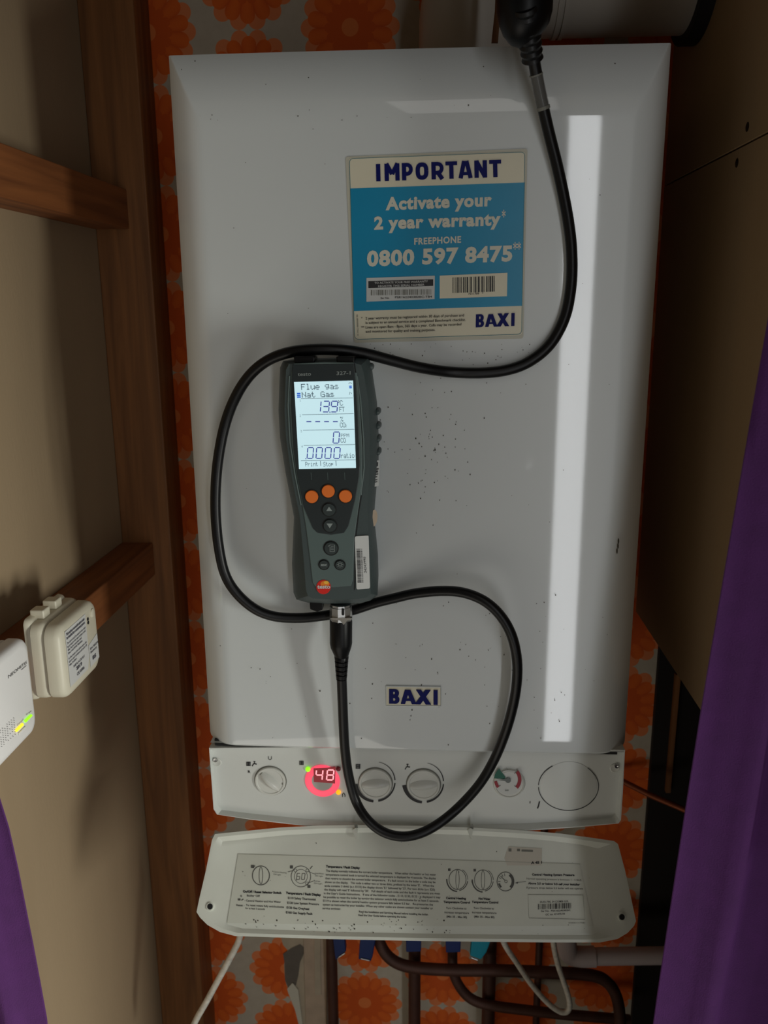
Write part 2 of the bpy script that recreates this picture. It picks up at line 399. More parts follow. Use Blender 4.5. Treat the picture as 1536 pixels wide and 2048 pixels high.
# badge: recessed plate, raised letters
def bz(x, y): return (740 + x * 180 / 1536, 1350 + y * 80 / 683)
bq = [bz(*p) for p in ((275, 190), (1205, 205), (1205, 530), (275, 525))]
fr = join(*[line(fc, [bq[i], bq[(i + 1) % 4]], 2.4, .0016) for i in range(4)])
badge = mk('badge', prism([fc(x, y, .0008) for x, y in bq], (0, .003, 0)), 'sticker_cream', cover)
badge_rim = mk('badge_rim', tube([fc(x, y, .0008) for x, y in bq + [bq[0]]], .0008, 8), 'enamel', cover, smooth=True)
def logo(pl, M, lift, depth=(0, .0012, 0)):
    """wide BAXI wordmark in unit coordinates mapped by M"""
    out = []
    def st(pts): out.append(prism([pl(*M(x, y), lift + .00002 * len(out)) for x, y in pts], depth))
    def q(a, b, c, d): st((a, b, c, d))
    # B
    q((0, 0), (.085, 0), (.085, 1), (0, 1))
    for y0, y1, r in ((0.0, .55, .205), (.45, 1.0, .215)):
        o_ = [(.08, y0)] + [(.13 + (r - .13) * math.sin(t * math.pi / 8), (y0 + y1) / 2 - (y1 - y0) / 2 * math.cos(t * math.pi / 8)) for t in range(9)] + [(.08, y1)]
        th = .17
        i_ = [(.08, y0 + th)] + [(.115 + (r - .085 - .115) * math.sin(t * math.pi / 8), (y0 + y1) / 2 - ((y1 - y0) / 2 - th) * math.cos(t * math.pi / 8)) for t in range(9)] + [(.08, y1 - th)]
        for k in range(10): q(o_[k], o_[k + 1], i_[k + 1], i_[k])
    # A
    q((.24, 1), (.33, 1), (.42, .03), (.325, .03)); q((.325 + .02, .03), (.44, .03), (.565, 1.0), (.47, 1.0)); q((.31, .64), (.50, .64), (.51, .78), (.30, .78))
    # X
    q((.555, 0), (.66, 0), (.865, 1), (.755, 1)); q((.745, 0), (.855, 0), (.645, 1), (.53, 1))
    # I
    q((.915, 0), (1, 0), (1, 1), (.915, 1))
    return join(*out)
mk('badge_letters', logo(fc, lambda x, y: bz(325 + x * (1155 - 325), 245 + 22 * x + y * (490 - 245) + 0), .0018), 'navy', cover)
# dirt specks
sp = []
def speck(pl, px, py, r, lift=.0006): return poly(pl, circ(px, py, r, 7, ry=r * random.uniform(.8, 1.7)), lift)
named = [(424, 230, 2), (514, 156, 1.2), (632, 1, 0)]
for x, y in ((424, 230), (617, 155), (596, 232), (714, 232), (684, 240), (626, 258), (390, 122), (363, 139), (870, 900), (967, 133), (937, 210), (1230, 127), (875, 1345), (843, 1370), (1200, 390), (824, 1420), (822, 1432), (820, 1440), (640, 1382), (745, 1368), (520, 1338)):
    sp.append(speck(fc, x, y, random.uniform(.9, 1.6)))
for _ in range(70):
    a = random.gauss(0, 1); sp.append(speck(fc, 845 + a * 45, 905 + random.gauss(0, 60), random.uniform(.6, 1.3)))
for _ in range(75): sp.append(speck(fc, random.uniform(690, 1140), random.choice((random.uniform(700, 1480), random.uniform(1180, 1500))), random.uniform(.5, 1.1)))
for _ in range(45): sp.append(speck(fc, random.uniform(690, 1080), random.uniform(686, 730), random.uniform(.5, 1.2)))
for _ in range(70): sp.append(speck(fc, random.uniform(400, 1230), random.uniform(150, 1480), random.uniform(.4, .9)))
for x, y in ((1237, 1082), (1236, 1092), (1234, 1102)): sp.append(poly(fc, circ(x, y, 1.6, 8, ry=6), -.0005))
so = mk('dirt_specks', join(*sp), 'dirt', cover); so['kind'] = 'stuff'
# warranty sticker
def sz(x, y): return (680 + x * 400 / 1536, 280 + y * 420 / 1613)
def rrect(c, r, n=5):
    out = []; k = len(c)
    for i in range(k):
        p, a, b = V(c[i] + (0,)), V(c[i - 1] + (0,)), V(c[(i + 1) % k] + (0,))
        s_ = p + (a - p).normalized() * r; e_ = p + (b - p).normalized() * r
        for t in range(n + 1):
            t /= n; q = s_ * (1 - t) ** 2 + p * 2 * t * (1 - t) + e_ * t * t; out.append((q.x, q.y))
    return out
stk = mk('warranty_sticker', prism([fc(x, y, .0006) for x, y in rrect([sz(42, 128), sz(1440, 66), sz(1408, 1525), sz(108, 1558)], 6)], (0, .0016, 0)), 'sticker_edge', boiler)
stk['label'] = 'cream and blue warranty sticker'
inn = [sz(72, 143), sz(1420, 92), sz(1395, 1492), sz(112, 1532)]
mk('sticker_face', poly(fc, rrect([sz(66, 137), sz(1424, 86), sz(1400, 1498), sz(108, 1536)], 8), .0009), 'sticker_cream', stk)
mk('border_line', line(fc, rrect(inn, 9), 1.1, .0012, close=True), 'teal_line', stk)
mk('blue_field', poly(fc, [sz(78, 372), sz(1420, 326), sz(1398, 1274), sz(106, 1314)], .0010), 'cyan', stk)
S = []
def heavy(word_boxes, base0, base1, cap, sw):
    """heavy sans capitals drawn as strokes; boxes are (letter, x0, x1) in sticker-zoom units"""
    out = []; n = [0]
    def st(pts, w_=None):
        n[0] += 1; out.append(line(fc, [sz(*p) for p in pts], (w_ or sw) * .2604, .0014 + .00002 * n[0]))
    for ch, x0, x1 in word_boxes:
        W = x1 - x0; h = sw / 2
        def q(u, v_): x = x0 + u * W; return (x - (v_) * 3, base0[1] + (base1[1] - base0[1]) * (x - base0[0]) / (base1[0] - base0[0]) - v_ * cap)
        e = h / W; t = h / cap
        if ch == 'I': st([q(.5, 0), q(.5, 1)])
        elif ch == 'M': st([q(e, 0), q(e, 1)]); st([q(1 - e, 0), q(1 - e, 1)]); st([q(e * .9, 1), q(.5, .38)], sw * .95); st([q(1 - e * .9, 1), q(.5, .38)], sw * .95)
        elif ch == 'N': st([q(e, 0), q(e, 1)]); st([q(1 - e, 0), q(1 - e, 1)]); st([q(e, .97), q(1 - e, .03)], sw * .95)
        elif ch == 'T': st([q(.5, 0), q(.5, 1)]); st([q(0, 1 - t * .9), q(1, 1 - t * .9)], sw * .9)
        elif ch == 'A': st([q(e, 0), q(.42, 1)], sw * .98); st([q(1 - e, 0), q(.58, 1)], sw * .98); st([q(.2, .27), q(.8, .27)], sw * .75); st([q(.36, 1 - t * .6), q(.64, 1 - t * .6)], sw * .6)
        elif ch == 'O':
            st([q(.5 + (.5 - e) * math.copysign(abs(math.cos(a)) ** .75, math.cos(a)), .5 + (.5 - t) * math.copysign(abs(math.sin(a)) ** .75, math.sin(a))) for a in [i * math.pi / 12 for i in range(25)]])
        elif ch in 'PR':
            st([q(e, 0), q(e, 1)]); lo = .36
            st([q(e, 1 - t * .9), q(.5, 1 - t * .9)] + [q(.5 + (.5 - e) * math.sin(a), (1 - t * .9 + lo + t * .1) / 2 + (1 - t * .9 - lo - t * .1) / 2 * math.cos(a)) for a in [i * math.pi / 8 for i in range(1, 8)]] + [q(.5, lo + t * .1), q(e, lo + t * .1)], sw * .9)
            if ch == 'R': st([q(.48, .42), q(1 - e * .8, 0)])
    return join(*out)
mk('heading_text', heavy([('I', 278, 313), ('M', 344, 459), ('P', 477, 563), ('O', 582, 681), ('R', 704, 800), ('T', 812, 902), ('A', 910, 1020), ('N', 1034, 1131), ('T', 1148, 1240)], (278, 318), (1240, 284), 133, 33), 'navy', stk)
L_ = [('Activate your', (350, 535), (1165, 503), 25), ('2 year warranty', (262, 684), (1232, 650), 25), ('FREEPHONE', (570, 803), (930, 787), 13.3), ('0800 597 8475', (207, 966), (1322, 925), 30)]
for tl in ([txt(fc, s, sz(*a), sz(*b), h, .045 if h > 20 else .03, .0014, space=1.1) for s, a, b, h in L_] + [txt(fc, '*', sz(1243, 632), sz(1272, 631), 25, .01, .0014), txt(fc, '**', sz(1330, 880), sz(1390, 878), 25, .01, .0014)]): mk('text_line', tl, 'cream_letters', stk)
mk('serial_label', poly(fc, [sz(203, 1060), sz(728, 1042), sz(726, 1222), sz(203, 1242)], .0014), 'label_white', stk)
mk('barcode_label', poly(fc, [sz(766, 1042), sz(1286, 1020), sz(1282, 1200), sz(766, 1218)], .0014), 'sticker_cream', stk)
mk('serial_banner', poly(fc, [sz(218, 1084), sz(716, 1070), sz(716, 1120), sz(218, 1138)], .0017), 'print_black', stk)
mk('banner_text', join(txt(fc, 'TO ACTIVATE YOUR FREE WARRANTY', sz(265, 1106), sz(675, 1093), 4.2, .01, .002), txt(fc, 'REGISTER THIS SERIAL NUMBER', sz(293, 1131), sz(648, 1119), 4.2, .01, .002)), 'label_white', stk)
bars = []
def barcode(pl, a, b, h, n, lift, duty=.5, Z=sz):
    x = 0; out = []
    while x < 1:
        w_ = random.choice((.35, .35, .7, 1)) / n; g_ = random.choice((.4, .5, .8, 1.1)) / n
        p = [a[0] + (b[0] - a[0]) * t for t in (x, min(1, x + w_))]; q = [a[1] + (b[1] - a[1]) * t for t in (x, min(1, x + w_))]
        out.append(poly(pl, [Z(p[0], q[0]), Z(p[1], q[1]), Z(p[1], q[1] + h), Z(p[0], q[0] + h)], lift)); x += w_ + g_
    return out
mk('barcode', join(*barcode(fc, (238, 1152), (700, 1146), 42, 52, .0017)), 'print_faint', stk)
mk('barcode', join(*barcode(fc, (862, 1056), (1192, 1044), 120, 34, .0017)), 'print_black', stk)
sm = [('Ser No.', (312, 1222), (380, 1220), 4), ('PSR162240382BC-TB4', (422, 1216), (706, 1211), 4.2), ('7211709   *', (985, 1190), (1100, 1185), 4),
      ('*', (163, 1378), (172, 1378), 5), ('2 year warranty must be registered within 30 days of purchase and', (197, 1380), (952, 1355), 5.2),
      ('is subject to an annual service and a completed Benchmark checklist.', (197, 1413), (965, 1390), 5.2),
      ('**', (163, 1449), (187, 1448), 5), ('Lines are open 8am - 8pm, 365 days a year. Calls may be recorded', (197, 1449), (932, 1424), 5.2),
      ('and monitored for quality and training purposes.', (199, 1481), (732, 1467), 5.2)]
tt = [txt(fc, s, sz(*a), sz(*b), h, .012, .0018) for s, a, b, h in sm]
tt.append(txt(fc, 'PC WALL 0000000000 TRS', sz(144, 1502), sz(138, 1340), 3, 0, .0018, lean=(-3, 0)))
mk('small_print', join(*tt), 'print_black', stk)
mk('maker_wordmark', logo(fc, lambda x, y: sz(1042 + x * 298 + (1 - y) * 2, 1340 - 12 * x + y * 100), .0014, (0, .0003, 0)), 'navy', stk)

# ---------------- control panel ----------------
PYp = .014; cp = PY(PYp)
def pz1(x, y): return (400 + x * .27344, 1480 + y * .27344)
def pz2(x, y): return (820 + x * .30599, 1480 + y * .30599)
outer = [(418, 1496), (424, 1575), (427, 1618), (434, 1629), (500, 1639), (602, 1651), (720, 1662), (840, 1666), (960, 1665), (1060, 1661), (1150, 1655), (1237, 1647), (1242, 1640), (1246, 1580), (1250, 1500), (840, 1492)]
inner = [(424, 1497), (431, 1575), (435, 1610), (443, 1620), (502, 1627), (603, 1637), (720, 1646), (840, 1650), (960, 1649), (1060, 1646), (1150, 1641), (1222, 1636), (1230, 1628), (1236, 1580), (1242, 1501), (840, 1493)]
rim_y = .006
R0 = [PY(rim_y)(x, y) for x, y in outer]; back = [V((p.x, .32, p.z)) for p in R0]
r_mid = [V((p.x * 1.0, rim_y, p.z)) + V((0, 0, .0)) for p in R0]
inn3 = [PY(PYp)(x, y) for x, y in inner]
rim_in = [a.lerp(V((b.x, rim_y, b.z)), .35) for a, b in zip(R0, inn3)]
panel = mk('control_panel', loft([back, R0, rim_in, inn3]), 'panel_plastic', boiler, smooth=True, angle=30)
mk('seam_shadow_gap', box(BX0 + .008, BX1 - .010, .0095, .016, BZ0 - .0030, BZ0 + .004), 'gap_black', boiler)
def on(px, py, lift=0): return cp(px, py, lift)
MM = dist_px(cp, (700, 1560), (800, 1560)) / 100   # metres per pixel on the panel
for px, py in ((431, 1519), (1233, 1531)):
    c = on(px, py + 6)
    mk('screw_boss', lathe(on(px + (3 if px < 800 else -4), py + 5), (0, -1, 0), [(.0052, -.001), (.0052, .0006), (.0042, .0012), (0, .0002)], 24), 'knob_plastic', panel, smooth=True)
    s_ = mk('screw', lathe(on(px, py), (0, -1, 0), [(.0028, 0), (.0028, .0014), (.0022, .0022), (.0008, .0022), (0, .0016)], 20), 'steel', panel, smooth=True)
def knob(cx, cy, r, ang, name, rh=1.0):
    c = on(cx, cy); R = r * MM
    mk('knob_gap', lathe(c, (0, -1, 0), [(R + .0011, .0), (R + .0011, .0004), (0, .0004)], 48), 'print_faint', panel)
    k = lathe(c, (0, -1, 0), [(R, 0), (R, .0022), (R - .0006, .0030), (R - .0022, .0030), (R - .0030, .0022), (0, .0022)], 48)
    a = math.radians(ang); u = V((math.cos(a), 0, math.sin(a))); n_ = V((0, -1, 0)); s2 = u.cross(n_)
    rings = []
    for t in range(9):
        q = -1 + t / 4; hw = .0038 * math.sqrt(max(.06, 1 - q * q * .8)); h = .0065 * rh * (1 - .55 * abs(q) ** 2.5)
        base = c + u * (R - .0035) * q + n_ * .0018
        rings.append([base - s2 * hw * 1.7, base - s2 * hw * .8 + n_ * h * .8, base - s2 * hw * .3 + n_ * h, base + s2 * hw * .3 + n_ * h, base + s2 * hw * .8 + n_ * h * .8, base + s2 * hw * 1.7])
    o = mk(name, join(k, loft(rings)), 'knob_plastic', panel, smooth=True, angle=35); return o
knob(541, 1561, 31, -45, 'selector_knob'); knob(751, 1566, 33, 6, 'heating_knob', .9); knob(847, 1568, 33, 6, 'hot_water_knob', .9)
mk('knob_marker', poly(cp, circ(566, 1568, 2.4, 10), .0027), 'print_faint', panel)
def taper_arc(cx, cy, r, a0, a1, w0, w1, n=18):
    o_ = []; i_ = []
    for k in range(n):
        t = k / (n - 1); a = math.radians(a0 + (a1 - a0) * t); w_ = w0 + (w1 - w0) * t
        o_.append((cx + (r + w_ / 2) * math.cos(a), cy + (r + w_ / 2) * math.sin(a))); i_.append((cx + (r - w_ / 2) * math.cos(a), cy + (r - w_ / 2) * math.sin(a)))
    v_ = [cp(x, y, .0006) for p in zip(o_, i_) for x, y in p]
    return v_, [(2 * k, 2 * k + 1, 2 * k + 3, 2 * k + 2) for k in range(n - 1)]
arcs = []
for cx, cy in ((751, 1563), (848, 1565)):
    arcs += [taper_arc(cx, cy, 40, 96, 172, 4.2, 8.0), taper_arc(cx, cy, 39, 82, 5, 4.2, 2.4), taper_arc(cx, cy, 39, -4, -80, 2.2, .6)]
for a_ in arcs: mk('range_mark', a_, 'print_black', panel)
# printed symbols
sy = []
def radiator(cx, cy, s):
    for i in range(3):
        sy.append(poly(cp, [(cx - s + i * s * .75, cy - s), (cx - s * .5 + i * s * .75, cy - s), (cx - s * .5 + i * s * .75, cy + s), (cx - s + i * s * .75, cy + s)], .0006))
    for d in (-.75, 0, .75): sy.append(line(cp, [(cx - s, cy + d * s), (cx + s, cy + d * s)], 1.1, .0006))
def tap(cx, cy, s):
    sy.append(line(cp, [(cx - s, cy + s), (cx - s * .3, cy - s * .1), (cx + s, cy + s * .1)], 2.0, .0006)); sy.append(line(cp, [(cx, cy), (cx, cy - s)], 1.6, .0006)); sy.append(line(cp, [(cx - s * .4, cy - s), (cx + s * .4, cy - s)], 1.6, .0006))
radiator(497, 1528, 4.2); tap(509, 1528, 4.6); radiator(603, 1526, 4.2); radiator(716, 1533, 4.6); tap(815, 1534, 5)
sy.append(txt(cp, 'R', (496, 1546), (501, 1546), 5, .03, .0006)); sy.append(line(cp, [(537, 1513), (537, 1518), (540, 1520), (543, 1518), (543, 1513)], 1.2, .0006))
sy.append(line(cp, [(685, 1594), (685, 1589), (687, 1586), (690, 1590), (690, 1594)], 1.6, .0006))
sy.append(line(cp, [(1060, 1603), (1060, 1607)], 1.6, .0006)); sy.append(line(cp, [(1079, 1603), (1077, 1612), (1075, 1617)], 2.6, .0006)); 
mk('printed_symbols', join(*sy), 'print_black', panel)
# temperature display
c = on(645, 1561)
mk('display_bezel', lathe(c, (0, -1, 0), [(.0192, -.001), (.0192, .0012), (.0180, .0018), (.0122, .0018), (.0115, .0008), (.0100, .0008)], 48), 'led_red_glow', panel, smooth=True)
mk('display_lens', lathe(c, (0, -1, 0), [(.0118, 0), (.0118, .0012), (0, .0012)], 40), 'glass_disc', panel)
mk('display_window', prism([on(x, y, .0022) for x, y in ((627, 1537), (671, 1535), (670, 1567), (628, 1564))], (0, .0012, 0)), 'led_red_dark', panel)
def seg7(pl, ch, x, y, w_, h, th, lift, Z=lambda a, b: (a, b), slant=0.0, gap=.08):
    M_ = {'0': 'abcdef', '1': 'bc', '3': 'abgcd', '9': 'abcdfg', '4': 'fgbc', '8': 'abcdefg', '-': 'g', '6': 'acdefg'}[ch]; out = []
    T = {'a': ((0, 0), (1, 0)), 'b': ((1, 0), (1, .5)), 'c': ((1, .5), (1, 1)), 'd': ((0, 1), (1, 1)), 'e': ((0, .5), (0, 1)), 'f': ((0, 0), (0, .5)), 'g': ((0, .5), (1, .5))}
    for s in M_:
        a, b = T[s]; ax, ay, bx, by = a[0] * w_, a[1] * h, b[0] * w_, b[1] * h
        dx, dy = (bx - ax) * gap, (by - ay) * gap; ax += dx; ay += dy; bx -= dx; by -= dy
        P = [(x + q + slant * (1 - r / h), y + r) for q, r in ((ax, ay), (bx, by))]
        t = V((P[1][0] - P[0][0], P[1][1] - P[0][1], 0)).normalized(); n_ = (-t.y * th / 2, t.x * th / 2)
        out.append(poly(pl, [Z(P[0][0] + n_[0], P[0][1] + n_[1]), Z(P[1][0] + n_[0], P[1][1] + n_[1]), Z(P[1][0] - n_[0], P[1][1] - n_[1]), Z(P[0][0] - n_[0], P[0][1] - n_[1])], lift))
    return out
mk('display_digits', join(*(seg7(cp, '4', 631, 1540, 13, 20, 2.6, .0026, slant=2) + seg7(cp, '8', 653, 1540, 13, 20, 2.6, .0026, slant=2))), 'led_seg', panel)
for (px, py), m_ in (((616, 1538), 'led_green'), ((677, 1537), 'led_seg_off'), ((677, 1584), 'led_orange')):
    mk('indicator_light', lathe(on(px, py, .001), (0, -1, 0), [(.0026, 0), (.0026, .0014), (.0014, .0024), (0, .0026)], 18), m_, panel, smooth=True)
# pressure gauge
c = on(1018, 1566)
mk('gauge_rim', lathe(c, (0, -1, 0), [(.0175, -.001), (.0175, .0005), (.0160, .0030), (.0150, .0034), (.0144, .0026)], 48), 'knob_plastic', panel, smooth=True)
mk('gauge_dial', lathe(on(1017, 1562), (0, -1, 0), [(.0146, 0), (.0146, .0030), (0, .0030)], 44), 'gauge_face', panel)
def sector(cx, cy, r0, r1, a0, a1, lift):
    o_ = circ(cx, cy, r1, 12, a0, a1); i_ = circ(cx, cy, r0, 12, a1, a0); return poly(cp, o_ + i_, lift)
mk('gauge_red_band', join(sector(1015, 1559, 21, 28, -40, 42, .0036), sector(1015, 1559, 21, 27, 140, 172, .0036)), 'gauge_red', panel)
mk('gauge_green_band', sector(1015, 1559, 6, 27, 185, 232, .0036), 'gauge_green', panel)
mk('gauge_ticks', join(*[line(cp, [(1015 + 18 * math.cos(math.radians(a)), 1559 + 18 * math.sin(math.radians(a))), (1015 + 22 * math.cos(math.radians(a)), 1559 + 22 * math.sin(math.radians(a)))], 1.2, .0037) for a in (140, 185, 232, 270, 320, 42)] + [txt(cp, 'bar', (1010, 1582), (1018, 1582), 3, .02, .0037)]), 'gauge_grey', panel)
mk('gauge_needle', join(lathe(on(1016, 1560, .0036), (0, -1, 0), [(.0030, 0), (.0030, .0010), (0, .0010)], 20), poly(cp, [(1016, 1557), (994, 1560), (1016, 1563)], .0044)), 'gauge_grey', panel)
# blank clock cover
mk('clock_blank', lathe(on(1137, 1573), (0, -1, 0), [(.0300, -.0005), (.0300, .0004), (.0295, .0006), (0, .0006)], 60), 'panel_plastic', panel, smooth=True)
mk('clock_blank_outline', join(line(cp, circ(1137, 1573, 60, 40, -50, 178, ry=48), 1.5, .0008), line(cp, circ(1137, 1573, 60, 30, 183, 238, ry=48), 1.5, .0008)), 'print_black', panel)

# ---------------- hinged flap with the instruction sheet ----------------
ht = V((0, .004, PY(.004)(840, 1657).z)); hb = V((0, -.064, PY(-.064)(830, 1882).z))
fn = (hb - ht).cross(V((1, 0, 0))).normalized()
if fn.y > 0: fn = -fn
fp = Plane(ht, fn)
fo = [(430, 1668), (500, 1661), (560, 1655), (640, 1651), (740, 1650), (840, 1652), (940, 1655), (1050, 1661), (1120, 1667), (1180, 1675), (1228, 1682), (1236, 1688), (1250, 1740), (1262, 1795), (1272, 1842), (1268, 1852), (1255, 1866), (1235, 1878), (1200, 1885), (1100, 1885), (840, 1882), (650, 1878), (470, 1872), (440, 1864), (415, 1850), (400, 1835), (393, 1824), (398, 1800), (412, 1740), (424, 1680)]
cxp, cyp = 832, 1770
def shrink(x, y, d):
    dx, dy = x - cxp, y - cyp; return (x - math.copysign(min(abs(dx), d * min(1, abs(dx) / 300)), dx), y - math.copysign(min(abs(dy), d * min(1, abs(dy) / 70)), dy))
fi = [shrink(x, y, 6) for x, y in fo]
def fac(x, y):
    x2, y2 = shrink(x, y, 9)
    if x < 480: x2 = max(x2, 438 + min(1, (y - 1668) / 95) * 20 if y < 1763 else 459 - (y - 1763) * .08)
    if x > 1200: x2 = min(x2, 1196)
    return x2, y2
fm = [fac(x, y) for x, y in fi]
rr = [[fp(x, y, -.009) for x, y in fo], [fp(x, y, .0) for x, y in fo], [fp(x, y, .0) for x, y in fi], [fp(x, y, -.0035) for x, y in fm]]
flap = mk('hinged_flap', loft(rr), 'flap_plastic', boiler, smooth=True, angle=20)
FL = -.0035
sheet = mk('instruction_sheet', poly(fp, [(476, 1708), (840, 1718), (1160, 1728), (1186, 1852), (840, 1852), (454, 1846)], FL + .0003), 'sheet_film', flap)
mk('sheet_edge', join(line(fp, [(476, 1708), (840, 1718), (1160, 1728)], .9, FL + .0005), line(fp, [(476, 1708), (454, 1846)], .7, FL + .0005)), 'sheet_line', flap)
for px, py in ((420, 1813), (1244, 1834)):
    mk('screw_hole', lathe(fp(px, py, FL + .0035), fn, [(.0040, -.002), (.0040, .0002), (.0030, .0002), (.0026, -.0012)], 24), 'flap_plastic', flap, smooth=True)
    mk('screw_hole', poly(fp, circ(px, py, 5.4, 18, ry=6), FL + .0039), 'gap_black', flap)
for px in (712, 943):
    mk('hinge_slot', line(PY(.004), [(px, 1648), (px + 1, 1658)], 6, .0008), 'print_faint', flap)
    mk('hinge_clip', prism([fp(x, y, .004) for x, y in ((px - 8, 1660), (px - 1, 1656), (px + 3, 1660), (px, 1678), (px - 3, 1672))], fn * -.005), 'flap_plastic', flap)
TX = []; TB = []; TF = []
l = FL + .0006
def T(s, a, b, h=4.0, bold=.02, q=None): (TX if q is None else q).append(txt(fp, s, a, b, h, bold, l))
T('On/Off / Reset Selector Switch', (486, 1785), (563, 1788), 4.4, .05, TB); T('0', (481, 1794), (484, 1794)); T('Boiler Off', (494, 1793), (520, 1794))
T('- Central Heating and Hot Water', (489, 1803), (562, 1806)); T('Reset -', (473, 1812), (489, 1813)); T('To reset rotate fully anticlockwise', (492, 1812), (568, 1816)); T('for at least 5 seconds', (491, 1818), (530, 1820), 3.4)
T('Temperature / Fault Display', (572, 1788), (642, 1792), 4.6, .05, TB)
for i, s in enumerate(('E110 Safety Thermostat', 'E130 Low System Pressure', 'E133 Gas Overheat', 'E160 Gas Supply Fault')):
    T(s, (576 - i * 1.3, 1798 + i * 9.6), ((632, 638, 619, 625)[i], 1801 + i * 9.6), 4.4, .03, TB if i > 1 else None)
T('Temperature / Fault Display', (652, 1735), (720, 1738), 4.6, .05, TB)
body = ["The display normally indicates the current boiler temperature.   When either the heating or hot water",
 "temperature control knob is turned the selected temperature is displayed for 4 seconds. The display",
 "then reverts to showing the current boiler temperature.   If a fault occurs on the boiler a code may be",
 "shown on the display.   This code is either two or three digits, prefixed by the letter 'E'.   When the",
 "code contains 3 digits (e.g. E133) the display shows 'E1' followed by '33'. For two digits (e.g. E20)",
 "the display will read 'E' followed by '20'.   Full details of each code and the fault it represents are given",
 "in the User's Guide Instructions.   If one of the following codes - E110, E130, E133 - is displayed it may",
 "be possible to reset the boiler by turning the selector switch fully anticlockwise for at least 5 seconds.",
 "E119 is shown when the central heating system pressure falls below 0.5 bar.   Re-pressurise the",
 "system as instructed by your installer. When any other codes are shown contact your installer or", "service engineer."]
ends = (872, 872, 871, 868, 870, 880, 881, 878, 866, 866, 682)
for i, s in enumerate(body):
    x0 = 652 - .7 * i; y0 = 1743.5 + 7.5 * i; sl = .042; T(s, (x0, y0), (ends[i], y0 + (ends[i] - x0) * sl * .85), 4.3, .02)
T('Read the Installation and Servicing Manual before installing the boiler.', (718, 1825), (857, 1831), 3.8, .03); T('Read the User Guide before operating the boiler.', (717, 1832), (814, 1836), 3.8, .03)
for dx, h1 in ((0, 'Central Heating'), (55, 'Hot Water')):
    a = 892 if dx == 0 else 957; b = 932 if dx == 0 else 981
    T(h1, (a, 1798 + dx * .02), (b, 1799 + dx * .02), 4.4, .05, TB); T('Temperature Control', (887 + dx * 1.03, 1806), (940 + dx * 1.03, 1807), 4.4, .05, TB)
    T('Turn Clockwise to', (892 + dx, 1818), (933 + dx, 1819)); T('increase temperature', (889 + dx, 1826.5), (938 + dx, 1828)); T('(Min 35 - Max 80)', (893 + dx, 1835), (934 + dx, 1836.5), 4, .03)
T('Central Heating System Pressure', (1064, 1751), (1149, 1752), 4.2, .045, TB); T('Normal operating pressure is between 1 - 2 BAR', (1053, 1759), (1163, 1762), 3.8, 0); T('Above 2.5 or below 0.5 call your installer', (1056, 1768.5), (1160, 1771), 4, .045, TB); T('If pressure drops below 0.5 boiler will not operate', (1053, 1777), (1166, 1779), 3.8, .01)
T('DUO-TEC 24 COMBI G.R.', (1080, 1806), (1137, 1804), 3.6); T('Ser No.  PSR162240382BC', (1082, 1824), (1141, 1822), 3.4); T('GC no. 47-075-06', (1091, 1831), (1130, 1829), 3.6)
T('A 45 1', (1062, 1728), (1084, 1727), 5, .05, TB); T('CODE 5119481', (1137, 1847), (1170, 1847), 2.6, 0)
mk('printed_text', join(*TX), 'print_grey', flap); mk('printed_headings', join(*TB), 'print_black', flap)
D = []
def C_(cx, cy, r, w_=1.2, ry=None, a0=0, a1=360): D.append(line(fp, circ(cx, cy, r, 32, a0, a1, ry), w_, l, close=(a1 - a0 >= 360)))
C_(522, 1751, 17, 1.6, 19); D.append(line(fp, circ(522, 1751, 3.6, 24, ry=17), 1.0, l, close=True)); C_(602, 1753, 19.5, 1.1, 21); C_(602, 1753, 13, .8, 14); C_(591, 1741, 3, .8); C_(615, 1741, 3, .8); C_(614, 1767, 3, .8)
D += seg7(fp, '6', 593, 1747, 6, 12, 1.0, l, slant=1.5, gap=.02) + seg7(fp, '0', 603, 1747, 6, 12, 1.0, l, slant=1.5, gap=.02)
for a, b in (((576, 1744), (587, 1741)), ((618, 1744), (632, 1749)), ((617, 1766), (627, 1762)), ((1036, 1765), (1052, 1763))): D.append(line(fp, [a, b], .9, l))
D.append(poly(fp, [(1030, 1766), (1036, 1763.5), (1036, 1767.5)], l))
for cx, cy in ((915, 1759), (966, 1760)):
    C_(cx, cy, 17, 1.2, 20); D.append(line(fp, circ(cx, cy, 3.4, 24, ry=19), .9, l, close=True))
    o_ = [(cx + (21.5) * math.cos(math.radians(a)), cy + 24 * math.sin(math.radians(a))) for a in range(92, 184, 6)]; D.append(line(fp, o_, 2.6, l))
    D.append(line(fp, [(cx + (20.5) * math.cos(math.radians(a)), cy + 22.5 * math.sin(math.radians(a))) for a in range(8, 86, 6)], 1.5, l)); D.append(line(fp, [(cx + (20.5) * math.cos(math.radians(a)), cy + 22 * math.sin(math.radians(a))) for a in range(-60, 2, 6)], 1.0, l))
    D.append(poly(fp, [(cx - 19, cy - 22), (cx - 14, cy - 22), (cx - 14, cy - 17), (cx - 19, cy - 17)], l))
C_(1011, 1763, 17, 1.5, 19); D.append(line(fp, circ(1012, 1763, 13.5, 14, -60, 50, ry=15), 4.6, l)); D.append(line(fp, circ(1011, 1763, 13.5, 6, 130, 165, ry=15), 4, l)); C_(1012, 1763, 2.6, 1)
D.append(line(fp, [(1010, 1761), (1001, 1752)], 1.4, l))
for a in (180, 210, 240, 262): D.append(line(fp, [(1011 + 10 * math.cos(math.radians(a)), 1763 + 11 * math.sin(math.radians(a))), (1011 + 15 * math.cos(math.radians(a)), 1763 + 16.5 * math.sin(math.radians(a)))], 1.2, l))
for x, y in ((505, 1733), (583, 1734), (618, 1773)): D.append(poly(fp, [(x - 3, y - 3), (x + 3, y - 3), (x + 3, y + 3), (x - 3, y + 3)], l))
